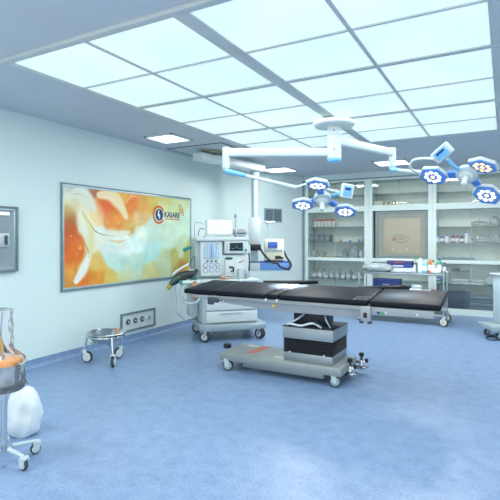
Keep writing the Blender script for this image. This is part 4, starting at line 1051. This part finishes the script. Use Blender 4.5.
for k, (mt_, h, w, dx, lb) in enumerate(((M('carton_blue_white', (186, 200, 214), .5), .075, .50, .03, 'flat pale carton at the bottom of the pile on the trolley top'),
                                 (dblue, .065, .46, .0, 'dark blue flat carton, middle of the pile on the trolley top'),
                                 (M('carton_navy', (60, 66, 120), .5), .06, .44, .01, 'navy carton with red print near the top of the trolley pile'),
                                 (M('lid_white', (214, 224, 234), .4), .028, .58, -.03, 'wide thin white tray topmost of the trolley pile'))):
    t = thing('flat_carton', lb, 'carton', (xx+dx, 8.84, Z0+[0, .076, .142, .203][k]))
    MB().span((-w/2, -.11, 0), (w/2, .11, h-.001), .004).build('carton', mt_, t)
    MB().span((-w*.22, -.112, h*.3), (w*.18, -.109, h*.62)).build('print', white if k in (1,) else M('print_red', (160, 70, 84), .5) if k == 2 else lgrey, t)
xx = XW(402, 8.6); m_ = MB(); m_.blob((xx, 8.56, Z0), (.34, .16, .06), .2, 2, 33, 4); mesh_thing(m_, 'gauze_packet', M('gauze', (190, 206, 216), .7, var=.1, scale=30), (xx, 8.56, Z0), 'pale gauze packet before the carton pile on the trolley', 'packet')
for u, r_, h, a_, c_, lb in ((414.6, .022, .15, M('bottle_lilac', (196, 200, 220), .4), white, 'slim pale bottle just right of the carton pile'),
        (420.3, .045, .26, M('bottle_clear_white', (206, 226, 224), .3), white, 'large clear bottle with white cap on the trolley top'),
        (425, .045, .2, M('bottle_cyan', (110, 196, 214), .35), white, 'cyan-blue bottle with white cap on the trolley top'),
        (430, .035, .24, M('bottle_orange_red', (206, 112, 70), .4), orange, 'orange-red bottle on the trolley top'),
        (433.3, .028, .22, M('bottle_straw', (200, 190, 140), .4), black, 'straw-coloured bottle with black cap on the trolley'),
        (439.5, .042, .25, M('bottle_green', (60, 150, 130), .4), M('deep_green', (0,0,0)), 'green bottle near the right end of the trolley'),
        (444.6, .03, .19, M('bottle_slate', (90, 100, 120), .4), black, 'small dark bottle with black cap at the right end of the trolley')):
    bottle(XW(u, 8.75), 8.75, Z0, r_, h, a_, c_, lb, name='trolley_bottle')
xx = XW(436, 8.55); t = thing('cotton_roll', 'white cotton roll in front of the bottles on the trolley', 'cotton roll', (xx, 8.55, Z0))
MB().cyl((-.08, 0, .045), (.08, 0, .045), .045, n=24, bev=.012).build('roll', M('cotton', (230, 234, 234), .9), t); MB().cyl((-.081, 0, .045), (.081, 0, .045), .014, n=12).build('core', lgrey, t)
# middle shelf
zz1 = .561
xx = XW(387.5, 8.8); t = thing('blue_container', 'dark blue instrument container on the trolley middle shelf', 'container', (xx, 8.8, zz1))
MB().span((-.24, -.12, 0), (.24, .12, .16), .012).build('box', dblue, t); MB().span((-.245, -.125, .16), (.245, .125, .185), .006).build('lid', M('lid_blue', (70, 92, 170), .45), t); MB().span((-.06, -.14, .08), (.06, -.12, .1), .004).build('handle', lgrey, t)
for k, (u, w, z, lb) in enumerate(((416, .2, 0, 'lower white towel pack on the trolley middle shelf'), (417, .17, .062, 'upper white towel pack on the trolley middle shelf'))):
    t = thing('towel_pack', lb, 'towel', (XW(u, 8.6), 8.6, zz1+z)); MB().span((-w/2, -.09, 0), (w/2, .09, .06), .025, 3).build('cloth', M('towel_white', (226, 234, 238), .85), t); MB().tube([(-w*.45, -.092, .03), (0, -.094, .028), (w*.45, -.092, .03)], .004, 6, 2).build('fold_edge', lgrey, t)
t = thing('dressing_box', 'white box with a red end on the trolley middle shelf', 'box', (XW(427.5, 8.6), 8.6, zz1)); MB().span((-.12, -.06, 0), (.06, .06, .04), .004).build('box', white, t); MB().span((.06, -.06, 0), (.12, .06, .045), .004).build('red_end', M('box_red', (200, 70, 96), .5), t)
t = thing('black_case', 'black soft case on the trolley middle shelf beside the blue container', 'case', (XW(405.5, 8.78), 8.78, zz1)); MB().span((-.13, -.1, 0), (.13, .1, .06), .02, 3).build('case', M('case_black', (44, 52, 60), .6), t); MB().tube([(-.05, -.1, .045), (-.04, -.12, .06), (.04, -.12, .06), (.05, -.1, .045)], .005, 8, 4).build('strap', dgrey, t)

# ------------------------------------------------------------------ equipment cart at the right edge
q = PD(494, 330, 7.05)
E_ = thing('equipment_cart', 'pale grey equipment cart with cable and castor cut by the right edge', 'cart', (q.x+.275, q.y+.15, 0), R(28.7))
MB().span((-.44, -.24, .12), (.3, .26, .20), .015).build('base', grey, E_)
MB().span((-.23, -.14, .20), (.26, .2, .93), .02).build('cabinet', lgrey, E_)
MB().span((-.26, -.18, .93), (.3, .24, .96), .01).build('top_plate', white, E_)
for x, y in ((-.33, -.16), (.22, -.16), (-.33, .18), (.22, .18)): castor(E_, x, y, .045, .04, R(10), top=.125, dual=True, hubm=grey)
MB().tube([(-.2, -.25, .12), (-.32, -.27, .03), (-.47, -.24, .010), (-.49, -.12, .010), (-.36, .02, .012), (-.2, -.05, .010), (-.05, -.28, .010), (.2, -.3, .010)], .009, 8, 8).build('cable', black, E_)
for z in (.3, .52, .74): 
    o = MB().span((-.2, -.156, z-.08), (.23, -.138, z+.1), .006).build('drawer', white, E_)
    MB().span((-.06, -.172, z+.05), (.09, -.156, z+.065), .004).build('drawer_handle', grey, o)

# ------------------------------------------------------------------ light
def area(name, loc, rot, sx_, sy_, e, col):
    l = bpy.data.lights.new(name, 'AREA'); l.shape = 'RECTANGLE'; l.size = sx_; l.size_y = sy_; l.energy = e; l.color = col
    o = bpy.data.objects.new(name, l); COL.objects.link(o); o.location = loc; o.rotation_euler = rot; return o
area('laminar_light', (-1.735, 4.5, ZC-.04), (0, 0, 0), 3.3, 4.4, 75, (.95, 1, .98))
for s_ in ((-3.6, 1.0, 34), (-.8, .6, 40), (1.6, 3.2, 34), (1.6, 7.0, 50), (-3.2, 7.6, 40), (-1.0, 7.9, 45)):
    area('added_fill_light', (s_[0], s_[1], ZC-.02), (0, 0, 0), .6, .6, s_[2], (1, .99, .96))  # added lamps without fixtures, fill light for room and cupboards
def spot(loc, tgt, e, size, blend=.6):
    l = bpy.data.lights.new('lamp_beam', 'SPOT'); l.energy = e; l.spot_size = R(size); l.spot_blend = blend; l.shadow_soft_size = .12; l.color = (1, .98, .9)
    o = bpy.data.objects.new('lamp_beam', l); COL.objects.link(o); o.location = loc; o.rotation_euler = (Vector(tgt)-Vector(loc)).to_track_quat('-Z', 'Y').to_euler(); return o
spot(hub1+n1_*.2, (-2.2, 4.97, .93), 8500, 20, 1.)
spot(hub2+n2_*.2, (-.95, 4.76, .9), 1800, 18, 1.)
w = bpy.data.worlds.new('world'); bpy.context.scene.world = w; w.use_nodes = True
w.node_tree.nodes['Background'].inputs['Color'].default_value = (.985, 1, .965, 1)
w.node_tree.nodes['Background'].inputs['Strength'].default_value = 1.8

# ------------------------------------------------------------------ camera
cd = bpy.data.cameras.new('camera'); cam = bpy.data.objects.new('camera', cd); COL.objects.link(cam)
cd.sensor_width = 36; cd.lens = 36*F/500; cd.shift_y = -12/500; cd.clip_start = .05
cam.location = (0, 0, EYE); cam.rotation_euler = (PI/2, 0, YAW)
sc_ = bpy.context.scene; sc_.camera = cam
sc_.view_settings.view_transform = 'Standard'; sc_.view_settings.look = 'None'; sc_.view_settings.gamma = 1
sc_.view_settings.exposure = 0.15; sc_.view_settings.use_curve_mapping = False
